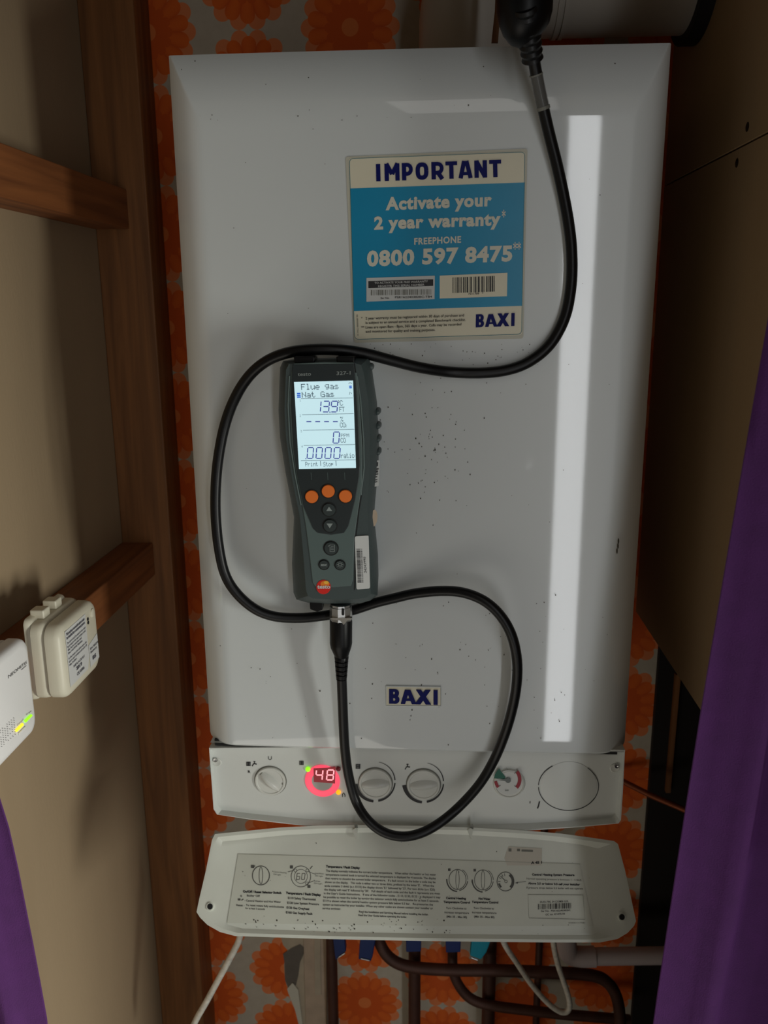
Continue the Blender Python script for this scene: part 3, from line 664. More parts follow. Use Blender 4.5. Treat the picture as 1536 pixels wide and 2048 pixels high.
D.append(line(fp, [(506, 1736), (510, 1731)], 2, l)); D.append(line(fp, [(620, 1738), (625, 1732)], 1.4, l))
for s, a, b in (('Central Heating', (547, 1745), (573, 1747)), ('ON Light', (547, 1750), (562, 1751)), ('Hot Water', (630, 1748), (648, 1749)), ('ON Light', (630, 1753), (646, 1754)), ('Burner', (628, 1763), (641, 1764)), ('ON Light', (628, 1768), (645, 1769))): D.append(txt(fp, s, a, b, 3, .0, l))
for a, b in (((479, 1791), (488, 1791)),): D.append(line(fp, [(476, 1799), (481, 1799)], 4, l)); D.append(line(fp, [(483, 1801), (487, 1798)], 1.6, l))
mk('printed_diagrams', join(*D), 'print_grey', flap)
q = [(1056, 1789), (1166, 1790), (1170, 1839), (1058, 1836)]
mk('serial_label', join(line(fp, q + [q[0], q[1]], .9, l + .0003)), 'print_faint', flap)
mk('barcode', join(*barcode(fp, (1076, 1808), (1142, 1806), 11, 46, l + .0003, Z=lambda a, b: (a, b))), 'print_black', flap)
q = [(1017, 1693), (1084, 1697), (1083, 1731), (1014, 1731), (1009, 1716)]
mk('label_remnant', poly(fp, q, l - .0002), 'remnant_paper', flap); mk('label_remnant_print', join(line(fp, [(1017, 1700), (1023, 1700)], 6, l), line(fp, [(1034, 1700), (1040, 1700)], 5, l), line(fp, [(1043, 1701), (1066, 1702)], 4, l)), 'print_faint', flap)
dd = [speck(fp, random.uniform(460, 900), random.uniform(1838, 1872), random.uniform(.5, 1.5), l) for _ in range(70)] + [speck(fp, random.uniform(460, 1200), random.uniform(1668, 1872), random.uniform(.4, .9), l) for _ in range(40)]
so = mk('dirt_specks', join(*dd), 'dirt', flap); so['kind'] = 'stuff'

# ---------------- flue gas analyser ----------------
mo = PY(0)(660, 1200)
meter = thing('flue_gas_analyser', (mo.x, -.03, mo.z), 'dark grey handheld flue gas analyser with lit screen, stuck to the boiler front', 'gas analyser')
Sx = [(566, 722), (560, 735), (557, 820), (560, 875), (571, 945), (582, 1002), (588, 1034), (586, 1080), (584, 1127), (587, 1185), (593, 1199), (618, 1206), (670, 1209), (720, 1207), (741, 1201), (755, 1190), (757, 1150), (756, 1112), (748, 1034), (751, 995), (757, 930), (758, 883), (754, 805), (743, 731), (738, 716), (709, 714), (650, 716), (600, 716)]
Fx = [(578, 728), (572, 740), (569, 820), (572, 875), (582, 945), (593, 1002), (600, 1034), (604, 1080), (608, 1127), (612, 1180), (616, 1192), (626, 1197), (670, 1199), (716, 1198), (732, 1195), (741, 1188), (741, 1150), (740, 1112), (735, 1034), (736, 995), (739, 930), (740, 883), (737, 805), (727, 745), (722, 730), (706, 725), (650, 726), (605, 727)]
def ring(P, y, k=1.0):
    cx, cy = 658, 960; return [PY(y)(cx + (a - cx) * k, cy + (b - cy) * (1 - (1 - k) * .4)) for a, b in P]
mix = lambda A, B, t: [(a[0] + (b[0] - a[0]) * t, a[1] + (b[1] - a[1]) * t) for a, b in zip(A, B)]
Sback = [PY(-.028)(x, y) for x, y in Sx]
cxw = sum(p.x for p in Sback) / len(Sback); czw = sum(p.z for p in Sback) / len(Sback)
def inset(R_, y, k): return [V((cxw + (p.x - cxw) * k, y, czw + (p.z - czw) * (1 - (1 - k) * .35))) for p in R_]
rings = [inset(Sback, -.006, .86), inset(Sback, -.012, .93), inset(Sback, -.020, .985), Sback, [PY(-.045)(x, y) for x, y in mix(Sx, Fx, .25)], [PY(-.056)(x, y) for x, y in mix(Sx, Fx, .75)], [PY(-.060)(x, y) for x, y in Fx]]
mk('housing', loft(rings), 'meter_body', meter, smooth=True, angle=28)
mp = PY(-.060)
acc = [(583, 742), (578, 800), (583, 890), (592, 945), (603, 1002), (612, 1057), (620, 1120), (625, 1165), (630, 1173), (667, 1175), (702, 1172), (706, 1160), (709, 1073), (715, 1030), (724, 970), (725, 900), (719, 800), (713, 745)]
mk('accent_plate', prism([mp(x, y, .0010) for x, y in acc], (0, .002, 0)), 'meter_accent', meter, bevel=.0006)
inp = [(585, 729), (583, 760), (582, 813), (587, 900), (594, 950), (607, 1013), (626, 1057), (635, 1066), (662, 1070), (688, 1066), (697, 1052), (710, 1002), (718, 956), (720, 930), (716, 830), (711, 760), (708, 727)]
mk('display_panel', prism([mp(x, y, .0020) for x, y in inp], (0, .002, 0)), 'meter_panel', meter, bevel=.0005)
gr = [(709, 727), (716, 780), (724, 870), (728, 930), (724, 985), (718, 1020), (712, 1073), (709, 1180)]
mk('seam_groove', line(mp, gr, 2.0, .0004), 'gap_black', meter)
mk('side_ridge', tube([mp(x, y, .0002) for x, y in [(714, 752), (721, 800), (727, 880), (728, 935), (722, 990)]], .0008, 8), 'meter_accent', meter, smooth=True)
mk('side_ridge', tube([mp(x, y, .0002) for x, y in [(579, 752), (576, 810), (580, 885), (590, 950), (602, 1010)]], .0008, 8), 'meter_accent', meter, smooth=True)
for a, b, y0 in ((587, 629, 713), (672, 709, 713)):
    mk('top_lug', prism([PY(-.058)(x, y) for x, y in ((a, y0), (b, y0), (b, y0 + 13), (a + 2, y0 + 14))], (0, .02, 0)), 'boot_rubber', meter, bevel=.001)
mk('top_rim', tube([mp(x, y, .0008) for x, y in ((588, 729), (650, 726), (707, 727))], .0009, 8), 'meter_accent', meter, smooth=True)
for y in (822, 850, 876, 902): mk('grip_rib', lathe(PY(-.030)(755.5 + (1 if y > 840 else 0), y), (0, -1, 0), [(0, -.012), (.0026, -.010), (.0032, 0), (.0026, .010), (0, .012)], 14), 'meter_body', meter, smooth=True)
mk('grip_rib', lathe(PY(-.030)(741, 733), (0, -1, 0), [(0, -.010), (.0030, -.008), (.0034, 0), (.0030, .008), (0, .010)], 14), 'meter_body', meter, smooth=True)
lp = .0026
screen = mk('screen', poly(mp, [(588, 764), (706, 761), (712, 936), (598, 938)], lp), 'lcd', meter); screen['label'] = 'backlit white screen'
def z5(x, y): return (540 + x * .15625, 680 + y * .15625)
FONT = {'F': '1F1010 1E101010', 'l': '', }
BM = {'F': ['11111', '10000', '10000', '11110', '10000', '10000', '10000'], 'l': ['01100', '00100', '00100', '00100', '00100', '00100', '01110'], 'u': ['00000', '00000', '10001', '10001', '10001', '10011', '01101'],
      'e': ['00000', '00000', '01110', '10001', '11111', '10000', '01110'], 'g': ['00000', '01111', '10001', '10001', '01111', '00001', '01110'], 'a': ['00000', '00000', '01110', '00001', '01111', '10001', '01111'],
      's': ['00000', '00000', '01110', '10000', '01110', '00001', '11110'], 'N': ['10001', '10001', '11001', '10101', '10011', '10001', '10001'], 't': ['01000', '01000', '11100', '01000', '01000', '01001', '00110'],
      'G': ['01110', '10001', '10000', '10111', '10001', '10001', '01111'], 'P': ['11110', '10001', '10001', '11110', '10000', '10000', '10000'], 'r': ['00000', '00000', '10110', '11001', '10000', '10000', '10000'],
      'i': ['00100', '00000', '01100', '00100', '00100', '00100', '01110'], 'n': ['00000', '00000', '10110', '11001', '10001', '10001', '10001'], 'S': ['01111', '10000', '10000', '01110', '00001', '00001', '11110'],
      'o': ['00000', '00000', '01110', '10001', '10001', '10001', '01110'], 'p': ['00000', '00000', '11110', '10001', '11110', '10000', '10000'], 'C': ['01110', '10001', '10000', '10000', '10000', '10001', '01110'],
      'T': ['11111', '00100', '00100', '00100', '00100', '00100', '00100'], 'M': ['10001', '11011', '10101', '10101', '10001', '10001', '10001'], 'O': ['01110', '10001', '10001', '10001', '10001', '10001', '01110'],
      '%': ['11001', '11010', '00010', '00100', '01000', '01011', '10011'], '2': ['01110', '10001', '00001', '00010', '00100', '01000', '11111'], '°': ['01100', '10010', '01100', '00000', '00000', '00000', '00000'],
      '1': ['00100', '01100', '00100', '00100', '00100', '00100', '01110'], '3': ['11111', '00010', '00100', '00010', '00001', '10001', '01110'], '4': ['00010', '00110', '01010', '10010', '11111', '00010', '00010']}
def bmp(s, x, y, cw, ch, adv, slope=-.02, skew=.06, fill=.92):
    out = []
    for i, c_ in enumerate(s):
        if c_ == ' ': continue
        for r_, row in enumerate(BM[c_]):
            k = 0
            while k < 5:
                if row[k] == '1':
                    e = k
                    while e < 5 and row[e] == '1': e += 1
                    X = x + i * adv + k * cw; X2 = x + i * adv + (e - 1 + fill) * cw; Y = y + r_ * ch; 
                    def q_(a, b): return z5(a + (b - y) * skew, b + (a - x) * slope)
                    out.append(poly(mp, [q_(X, Y), q_(X2, Y), q_(X2, Y + ch * fill), q_(X, Y + ch * fill)], lp + .0003)); k = e
                else: k += 1
    return out
G = bmp('Flue gas', 395, 562, 11.0, 11.0, 61) + bmp('Nat Gas', 405, 665, 11.0, 10.5, 60) + bmp('°C', 862, 775, 8, 9.5, 30) + bmp('FT', 885, 856, 7, 9, 33) + bmp('%', 900, 985, 7, 8.5, 30)
G += bmp('CO', 893, 1058, 7, 8.8, 35) + bmp('2', 960, 1084, 4, 4.6, 30) + bmp('PPM', 905, 1200, 6.6, 6.4, 37) + bmp('CO', 902, 1256, 6.6, 8.4, 34) + bmp('ratio', 905, 1450, 6.6, 9, 35) + bmp('Print', 450, 1562, 6.0, 8.2, 33) + bmp('Stop', 680, 1562, 6.0, 8.2, 33)
G += bmp('1', 378, 760, 3.4, 4, 20) + bmp('2', 378, 955, 3.4, 4, 20) + bmp('3', 390, 1155, 3.4, 4, 20) + bmp('4', 402, 1350, 3.4, 4, 20)
G += [poly(mp, [z5(1018, 550), z5(1046, 549), z5(1048, 572), z5(1020, 573)], lp + .0003)][:0]
for a, b in (((398, 752), (1062, 741)), ((412, 956), (1072, 943)), ((423, 1156), (1080, 1142)), ((432, 1351), (1090, 1337)), ((395, 1547), (1096, 1533))): G.append(line(mp, [z5(*a), z5(*b)], .85, lp + .0003))
G += [line(mp, [z5(645, 1548), z5(650, 1612)], 1.1, lp + .0003), line(mp, [z5(843, 1545), z5(848, 1610)], 1.1, lp + .0003), line(mp, [z5(1018, 700), z5(1022, 665), z5(1040, 680), z5(1046, 690)], .9, lp + .0003), line(mp, [z5(1008, 560), z5(1016, 548), z5(1038, 548), z5(1046, 560)], 1.0, lp + .0003)]
mk('screen_text', join(*G), 'lcd_grey', meter)
H = []
for ch, x in (('1', 565), ('3', 672), ('9', 778)): H += seg7(mp, ch, x, 783, 78, 138, 12.5, lp + .0004, Z=z5, slant=12, gap=.09)
for x in (467, 580, 693, 806): H += seg7(mp, '-', x, 975, 62, 140, 11, lp + .0004, Z=z5, slant=0, gap=.0)
H += seg7(mp, '0', 806, 1178, 74, 142, 12.5, lp + .0004, Z=z5, slant=10)
for x in (474, 588, 702, 816): H += seg7(mp, '0', x, 1378, 74, 138, 12.5, lp + .0004, Z=z5, slant=10)
H += [poly(mp, [z5(x, y), z5(x + 14, y), z5(x + 14, y + 12), z5(x, y + 12)], lp + .0004) for x, y in ((760, 918), (452, 1514))]
mk('screen_digits', join(*H), 'lcd_dark', meter)
mk('screen_icons', join(*[poly(mp, [z5(*a), z5(*b), z5(*c_), z5(*d)], lp + .0004) for a, b, c_, d in (((344, 678), (390, 676), (391, 694), (345, 696)), ((345, 702), (391, 700), (392, 716), (346, 718)), ((346, 724), (393, 722), (394, 738), (347, 740)), ((1012, 585), (1046, 584), (1047, 598), (1013, 599)), ((1014, 604), (1048, 603), (1049, 618), (1015, 619)))]), 'lcd_blue', meter)
MPX = dist_px(mp, (600, 1000), (700, 1000)) / 100
def key(px, py, r, m_, name, h=.0016, base=.002):
    o = mk(name, lathe(mp(px, py, base), (0, -1, 0), [(r * MPX, -.001), (r * MPX, h * .6), (r * MPX * .92, h), (0, h * 1.05)], 32), m_, meter, smooth=True)
    return o
mk('key_surround', join(*[lathe(mp(a, b, .0018), (0, -1, 0), [((r + 1.8) * MPX, -.001), ((r + 1.8) * MPX, .0005), (0, .0005)], 32) for a, b, r in ((624, 993, 13.4), (656, 982, 13.4), (690.5, 992, 13.4), (658, 1019, 13.4), (660, 1051, 13.4))] + [lathe(mp(a, b, .0008), (0, -1, 0), [((r + 1.8) * MPX, -.001), ((r + 1.8) * MPX, .0005), (0, .0005)], 32) for a, b, r in ((662, 1096, 14), (648, 1129, 9.8), (680, 1129.5, 9.8))]), 'gap_black', meter)
for a, b in ((623.5, 993), (656.5, 982), (691, 992)): key(a, b, 13, 'orange_key', 'orange_key')['label'] = 'orange round key'
for a, b in ((658, 1019), (660, 1051)): key(a, b, 13.2, 'meter_key', 'arrow_key')
key(662, 1096, 13.6, 'meter_key', 'round_key', base=.001); key(648, 1129, 9.6, 'meter_key', 'round_key', base=.001); key(680, 1129.5, 9.6, 'meter_key', 'round_key', base=.001)
K = [poly(mp, [(652.5, 1022), (658, 1013.5), (664.5, 1022)], .0040), poly(mp, [(653, 1047), (665.5, 1047), (659.5, 1056.5)], .0040)]
K += [line(mp, [(656, 1092), (659, 1092), (659, 1090), (669, 1090), (669, 1103), (660, 1103), (660, 1094)], 1.0, .0032)] + [line(mp, [(661.5, y), (667.5, y)], .8, .0032) for y in (1093, 1096, 1099)]
K += [txt(mp, 'esc', (641.5, 1132), (654, 1132), 6, .03, .0032)] + [line(mp, circ(680, 1129, 3, 12), .8, .0032, close=True)] + [line(mp, [(680 + 4 * math.cos(a), 1129 + 4 * math.sin(a)), (680 + 6.5 * math.cos(a), 1129 + 6.5 * math.sin(a))], .8, .0032) for a in [i * math.pi / 4 for i in range(8)]]
mk('key_symbols', join(*K), 'key_mark', meter)
mk('maker_text', join(txt(mp, 'testo', (595.5, 752), (622, 751), 7.5, .015, .0024), txt(mp, '327-1', (673, 750), (701, 749), 7.3, .015, .0024)), 'meter_text', meter)
mk('key_guides', join(*[line(mp, [(x, 945), (x + 1, 960)], 1.0, .0023) for x in (622, 655, 689)]), 'meter_accent', meter)
mk('logo_disc', join(poly(mp, circ(647, 1174, 13.6, 32), .0016), prism([mp(x, y, .0014) for x, y in circ(647, 1174, 14.4, 32)], (0, .003, 0))), 'logo_red', meter)
mk('logo_disc_shade', join(poly(mp, circ(650, 1168, 9, 24, ry=6.5), .0018)), 'logo_orange', meter); mk('logo_disc_shade', poly(mp, circ(652.5, 1165, 5, 20, ry=3), .0020), 'logo_yellow', meter)
mk('logo_text', txt(mp, 'testo', (634.5, 1177), (660.5, 1177), 8, .03, .0022), 'label_white', meter)
lq = rrect([(709.5, 1073), (737, 1071), (740, 1177), (713, 1179)], 3.5)
mk('barcode_label', prism([mp(x, y, .0014) for x, y in lq], (0, .0026, 0)), 'label_white', meter)
bb = []; y = 1098.0
while y < 1165:
    h_ = random.choice((.6, .8, 1.4)); sh = (y - 1098) * .035
    bb += [poly(mp, [(713 + sh, y), (720.5 + sh, y), (720.5 + sh, y + h_), (713 + sh, y + h_)], .0018), poly(mp, [(721.5 + sh, y), (724.5 + sh, y), (724.5 + sh, y + h_ * .7), (721.5 + sh, y + h_ * .7)], .0018)]; y += h_ + random.choice((.7, 1.0, 1.3))
mk('barcode', join(*bb), 'print_black', meter)
mk('barcode_number', txt(mp, '24243990', (733.5, 1146), (731.5, 1114), 4.6, .0, .0018, lean=(-5, 0)), 'print_black', meter)
# labels on the right flank (built proud of the flank)
sd = [PY(-.047)(745, 921), PY(-.030)(756.5, 920), PY(-.030)(754.5, 971), PY(-.047)(742.5, 974)]
mk('side_label', prism([p + V((.0016, -.0012, 0)) for p in sd], (-.002, .001, 0)), 'label_white', meter)
sdp = lambda u, v_: (sd[0].lerp(sd[1], u)).lerp(sd[3].lerp(sd[2], u), v_) + V((.0022, -.0016, 0))
mk('side_label_print', join(*[([sdp(a, b), sdp(a + w_, b), sdp(a + w_, b + h_), sdp(a, b + h_)], [(0, 1, 2, 3)]) for a, b, w_, h_ in ((.2, .06, .4, .16), (.15, .30, .6, .05), (.15, .38, .5, .08), (.15, .5, .55, .04), (.15, .6, .4, .04), (.2, .72, .4, .03), (.2, .8, .4, .03))]), 'print_black', meter)
sc = PY(-.040)(744.5, 1036) + V((.0008, -.0006, 0))
mk('side_round_label', lathe(sc, (1, -.4, 0), [(0, -.001), (.0080, -.001), (.0080, .0008), (0, .0008)], 28), 'strip_paper', meter)
mk('socket_stub', prism([PY(-.036)(x, y) for x, y in ((619, 1203), (646, 1203), (645, 1220), (634, 1224), (620, 1219))], (0, .010, 0)), 'boot_rubber', meter, bevel=.0008)

# ---------------- probe cable ----------------
pc0 = PY(-.01)(683, 1400)
pcab = thing('probe_cable', (pc0.x, -.01, pc0.z), 'thick black probe cable looping round the analyser down from the flue', 'cable')
def path(spec): return spline([PY(y)(px, py) for px, py, y in spec], 6)
cab = [(683, 1350, -.034), (685, 1400, -.030), (687, 1450, -.026), (690, 1500, -.022), (697, 1550, -.018), (711, 1600, -.016), (733, 1637, -.024), (765, 1663, -.028), (803, 1673, -.030), (842, 1666, -.028), (882, 1644, -.022), (922, 1610, -.014), (960, 1567, -.014), (988, 1520, -.015), (1009, 1470, -.020), (1024, 1420, -.026), (1033, 1370, -.032), (1034, 1320, -.036), (1023, 1270, -.038), (1000, 1230, -.036), (967, 1201, -.032), (925, 1185, -.026), (880, 1182, -.021), (830, 1187, -.016), (790, 1196, -.013), (750, 1206, -.011), (700, 1222, -.010), (650, 1231, -.011), (600, 1236, -.013), (550, 1233, -.016), (510, 1218, -.019), (474, 1187, -.021), (450, 1148, -.022), (437, 1090, -.023), (431, 1020, -.023), (433, 950, -.023), (441, 890, -.024), (452, 843, -.025), (467, 803, -.027), (487, 767, -.030), (512, 738, -.034), (543, 717, -.038), (582, 704, -.041), (630, 699, -.042), (680, 700, -.040), (730, 707, -.034), (780, 720, -.026), (840, 735, -.017), (900, 744, -.0075), (960, 746, -.0065), (1010, 741, -.0065), (1052, 727, -.0065), (1090, 700, -.0065), (1116, 665, -.0065), (1134, 620, -.0065), (1143, 560, -.0065), (1143, 500, -.0065), (1137, 445, -.0065), (1127, 390, -.007), (1114, 330, -.009), (1099, 270, -.012), (1084, 205, -.018), (1073, 150, -.025), (1066, 108, -.032)]
mk('cable', tube(path(cab), .0051, 18), 'cable_rubber', pcab, smooth=True)
def lpath(spec, sub=1): return [PY(y)(px, py) for px, py, r, y in spec], [r for px, py, r, y in spec]
MC = dist_px(PY(-.036), (600, 1250), (700, 1250)) / 100
hs = [(1047, -190, 30, -.03), (1047, -150, 38, -.035), (1048, -80, 44, -.04), (1048, -30, 46, -.045), (1049, 0, 46.5, -.047), (1049, 25, 45, -.047), (1048, 48, 41, -.046), (1048, 66, 34, -.044), (1050, 80, 25, -.042), (1053, 91, 12, -.040)]
p_, r_ = lpath(hs); mk('probe_handle', tube(p_, [q * MC for q in r_], 28), 'boot_rubber', pcab, smooth=True)
bs = []
for i in range(16):
    t = i / 15; bs.append((1050 + 15 * t, 12 + 106 * t, (20 - 3 * t) + (1.5 if i % 2 else -1.0), -.064 + .030 * t))
p_, r_ = lpath(bs); mk('strain_relief', tube(p_, [q * MC for q in r_], 22), 'cable_rubber', pcab, smooth=True)
ps = [PY(-.03)(1047, -185), PY(.0)(1046, -225), PY(.1)(1045, -240), V((.05, .22, 1.88))]
mk('probe_shaft', tube(spline(ps), .004, 12), 'steel', pcab, smooth=True)
tp = path([(1072, 148, -.025), (1075.5, 165, -.0228), (1079, 182, -.0205), (1087.5, 219, -.0165)])
mk('tape_wrap', tube(tp, .0056, 18), 'tape_clear', pcab, smooth=True)['label'] = 'clear tape wound round the cable'
mk('tape_edge', join(tube(tp[:2], .0058, 18), tube(tp[-2:], .0058, 18)), 'print_faint', pcab)
cs = [(681.5, 1206.5, 17, -.034), (681.5, 1207, 20.5, -.034), (681.5, 1211, 20.5, -.034), (681.5, 1211.5, 22, -.034), (682, 1238, 22.5, -.034), (682, 1240, 21, -.034)]
p_, r_ = lpath(cs); mk('connector_collar', tube(p_, [q * MC for q in r_], 10), 'steel', pcab, smooth=True, angle=25)['label'] = 'chrome connector collar'
tri = [PY(-.034 - 22.8 * MC)(x, y) for x, y in ((660, 1236), (704, 1236), (700, 1240), (694, 1241), (687.5, 1250), (680, 1241), (664, 1239))]
mk('collar_tongue', prism(tri, (0, .004, 0)), 'steel', pcab)
mk('collar_slot', prism([PY(-.034 - 23.0 * MC)(x, y) for x, y in rrect([(683.5, 1219), (688.5, 1219), (688.5, 1231), (683.5, 1231)], 2.2)], (0, .003, 0)), 'gap_black', pcab)
bt = [(682, 1238, 22, -.034), (682, 1242, 22.6, -.034), (682, 1285, 22.6, -.034), (682, 1294, 21, -.034), (683, 1308, 15.5, -.034), (683, 1312, 14, -.034)]
for i in range(5):
    y = 1313 + i * 9; a = 14.6 - i * .7; bt += [(683, y, a, -.034), (683, y + 6, a - .6, -.034), (683, y + 6.5, a - 3, -.034), (683, y + 8, a - 3, -.034)]
bt += [(683, 1358, 11, -.034)]
p_, r_ = lpath(bt); mk('connector_boot', tube(p_, [q * MC for q in r_], 24), 'boot_rubber', pcab, smooth=True, angle=35)

# ---------------- flue on top of the boiler ----------------
flue = thing('flue_pipe', (.04, .25, BZ1), 'white flue elbow and pipe rising from the boiler top to the right-hand wall', 'flue pipe')
cxF, cyF, rF = .040, .245, .060
def cylz(x, y, prof): return lathe((x, y, 0), (0, 0, 1), prof, 48)
mk('flue_elbow', tube([V((cxF, cyF, BZ1 + .001)), V((cxF, cyF, 1.76))] + [V((cxF + .062 - .062 * math.cos(a), cyF, 1.76 + .062 * math.sin(a) * .8)) for a in [i * math.pi / 16 for i in range(1, 9)]], rF, 48), 'flue_white', flue, smooth=True)
mk('horizontal_pipe', tube([V((.078, cyF, 1.8096)), V((RX + .02, cyF, 1.8096))], rF + .008, 48), 'flue_white', flue, smooth=True)
for x in (.079, .1315, .1385): mk('joint_ring', tube([V((x - .0022, cyF, 1.8096)), V((x + .0022, cyF, 1.8096))], rF + .0098, 48), 'flue_white', flue, smooth=True)
mk('wall_collar', tube([V((RX - .016, cyF, 1.8096)), V((RX + .005, cyF, 1.8096))], rF + .019, 48), 'flue_rubber', flue, smooth=True)
mk('turret_ring', cylz(cxF, cyF, [(rF + .004, BZ1 + .001), (rF + .008, BZ1 + .01), (rF + .008, BZ1 + .02), (rF + .002, BZ1 + .024)]), 'flue_white', flue, smooth=True)
st = mk('hanging_strap', prism([PY(.10)(x, y) for x, y in ((994, -80), (1007, -80), (1003, 0), (996, 85), (983, 85), (990, 20))], (0, .003, 0)), 'wood_vertical')
tag(st, 'thin dark brown strap hanging in front of the white flue beside the black handle', 'strap')

# ---------------- white alarm and receiver on the left wall ----------------
def rbx(y0, y1, z0, z1, x0, x1, r, slant=0.0, flat_top=None):
    """rounded-outline slab facing +x"""
    pts = []
    for cy_, cz_, a0 in ((y1 - r, z1 - r, 0), (y0 + r, z1 - r, 90), (y0 + r, z0 + r, 180), (y1 - r, z0 + r, 270)):
        for k in range(6): a = math.radians(a0 + 18 * k); pts.append((cy_ + r * math.cos(a), cz_ + r * math.sin(a)))
    def ring_(x, d):
        cy_, cz_ = (y0 + y1) / 2, (z0 + z1) / 2; return [V((x, y - math.copysign(d, y - cy_), z - math.copysign(d, z - cz_))) for y, z in pts]
    e = .005
    return loft([ring_(x0, 0), ring_(x1 - e * 1.4, 0), ring_(x1 - e * .7, e * .15), ring_(x1 - e * .25, e * .5), ring_(x1, e * 1.3)])
ax1 = -.350; pa = PXp(ax1)
aN = pa(122, 1300).y; aF = pa(197, 1250).y
zt = pa(150, 1225).z; zt = (pa(140, 1240).z + pa(188, 1195).z) / 2; zb = (pa(127, 1404).z + pa(188, 1352).z) / 2
alarm = thing('carbon_monoxide_alarm', (-.37, (aN + aF) / 2, zb), 'cream plastic alarm box with printed labels on the lower batten', 'alarm')
mk('back_plate', rbx(aN + .004, aF - .004, zb - .002, zt + .006, -.386, -.378, .006), 'alarm_plastic', alarm, smooth=True)
mk('rear_shell', rbx(aN + .001, aF - .001, zb, zt + .002, -.379, -.366, .010), 'alarm_plastic', alarm, smooth=True)
mk('front_shell', rbx(aN, aF, zb, zt, -.3655, ax1, .013), 'alarm_plastic', alarm, smooth=True)
for y in (.2, .5): mk('plate_clip', box(-.386, -.372, aN + (aF - aN) * y, aN + (aF - aN) * (y + .16), zt + .002, zt + .011), 'alarm_plastic', alarm, bevel=.0015)
def az(x, y): return (x * .21484, 1140 + y * .21484)
ay, az_ = aF - aN, zt - zb
def AP(u, v_, lift=.0004): return V((ax1 + lift, aN + ay * u, zb + az_ * v_))
mk('label', ([AP(.12, .14), AP(.60, .14), AP(.66, .30), AP(.66, .90), AP(.12, .90)], [(0, 1, 2, 3, 4)]), 'alarm_label', alarm)
mk('label', ([AP(.67, .12), AP(.93, .14), AP(.93, .50), AP(.67, .44)], [(0, 1, 2, 3)]), 'alarm_label', alarm)
def TXy(s, u0, u1, v_, h, bold=.02, P=None):
    P = P or AP; vs, fs = glyphs(s, bold); a, b, c_ = P(u0, v_, .0008), P(u1, v_, .0008), P(u0, v_ + h, .0008); return [a + (b - a) * p + (c_ - a) * q for p, q in vs], fs
at = [TXy('This carbon monoxide alarm must', .14, .62, .835, .035, .05), TXy('be installed by a competent person', .14, .62, .785, .035, .05), TXy('The alarm should be tested once a week', .14, .63, .715, .03), TXy('by pressing the test button until', .14, .62, .67, .03), TXy('the horn sounds and', .14, .5, .625, .03), TXy('the red light flashes.', .14, .52, .58, .03),
      TXy('In the event of an alarm open the', .14, .62, .51, .03), TXy('doors and windows and turn off', .14, .62, .465, .03), TXy('the boiler.', .14, .34, .42, .03), TXy('REPLACE BY', .24, .54, .35, .03), TXy('2019', .3, .45, .28, .045, .05), TXy('CE 0086', .3, .5, .2, .04), TXy('EN 50291', .7, .92, .36, .03), TXy('Battery', .7, .88, .31, .03), TXy('BS', .74, .84, .2, .05, .05)]
mk('label_text', join(*at), 'alarm_print', alarm)
mk('test_button', lathe(AP(.85, .83, 0), (1, 0, 0), [(.0045, -.001), (.0045, .001), (.0035, .0016), (0, .0016)], 20), 'alarm_plastic', alarm, smooth=True)
mk('indicator_light', lathe(AP(.72, .80, 0), (1, 0, 0), [(.0018, 0), (.0018, .0006), (0, .0006)], 14), 'gap_black', alarm); mk('indicator_light', lathe(AP(.72, .75, 0), (1, 0, 0), [(.0018, 0), (.0018, .0006), (0, .0006)], 14), 'gap_black', alarm)

rx1 = -.366; prx = PXp(rx1)
nF = prx(76, 1440).y; nzt = prx(40, 1283).z; nzb = prx(40, 1497).z; nN = nF - .085
recv = thing('heating_receiver', (-.375, (nN + nF) / 2, nzb), 'white wireless heating receiver with green and yellow lights at left edge', 'receiver')
mk('back_plate', rbx(nN + .002, nF - .002, nzb + .002, nzt - .002, -.386, -.381, .008), 'receiver_plastic', recv, smooth=True)
mk('front_shell', rbx(nN, nF, nzb, nzt, -.381, rx1, .011), 'receiver_plastic', recv, smooth=True)
nP = lambda px, py: prx(px, py, .0006)
def T3(s, L, R, T_, bold=.0):
    vs, fs = glyphs(s, bold); a, b, c_ = nP(*L), nP(*R), nP(*T_); return [a + (b - a) * p + (c_ - a) * q for p, q in vs], fs
mk('maker_text', join(T3('NEOMITIS', (17, 1357), (54, 1327), (17, 1350.5), .0), T3('Demand', (35, 1452), (47, 1440), (35, 1448.5)), T3('RF Signal', (53, 1431), (63, 1423), (53, 1428)), (line(prx, [(43, 1340), (53, 1331)], .8, .0006))), 'print_black', recv)
mk('indicator_light', prism([prx(x, y, .0012) for x, y in ((32, 1460), (46, 1446), (48, 1450), (34, 1464))], (-.001, 0, 0)), 'led_yellow', recv)
mk('indicator_light', prism([prx(x, y, .0012) for x, y in ((50, 1441), (63, 1428.5), (65.5, 1431), (52, 1445))], (-.001, 0, 0)), 'led_green', recv)
mk('rocker_switch', prism([prx(x, y, .0012) for x, y in ((38, 1466), (52, 1452), (54, 1457), (40, 1472))], (-.001, 0, 0)), 'receiver_plastic', recv, bevel=.0003)
gg = []
for i in range(9):
    for j in range(8):
        if random.random() < .8: gg.append(poly(prx, circ(-8 + i * 4.5 + j * .4, 1463 + j * 4.6 - i * 4.1 + 6, .8, 6), .0007))
mk('speaker_holes', join(*gg), 'print_black', recv)['kind'] = 'stuff'

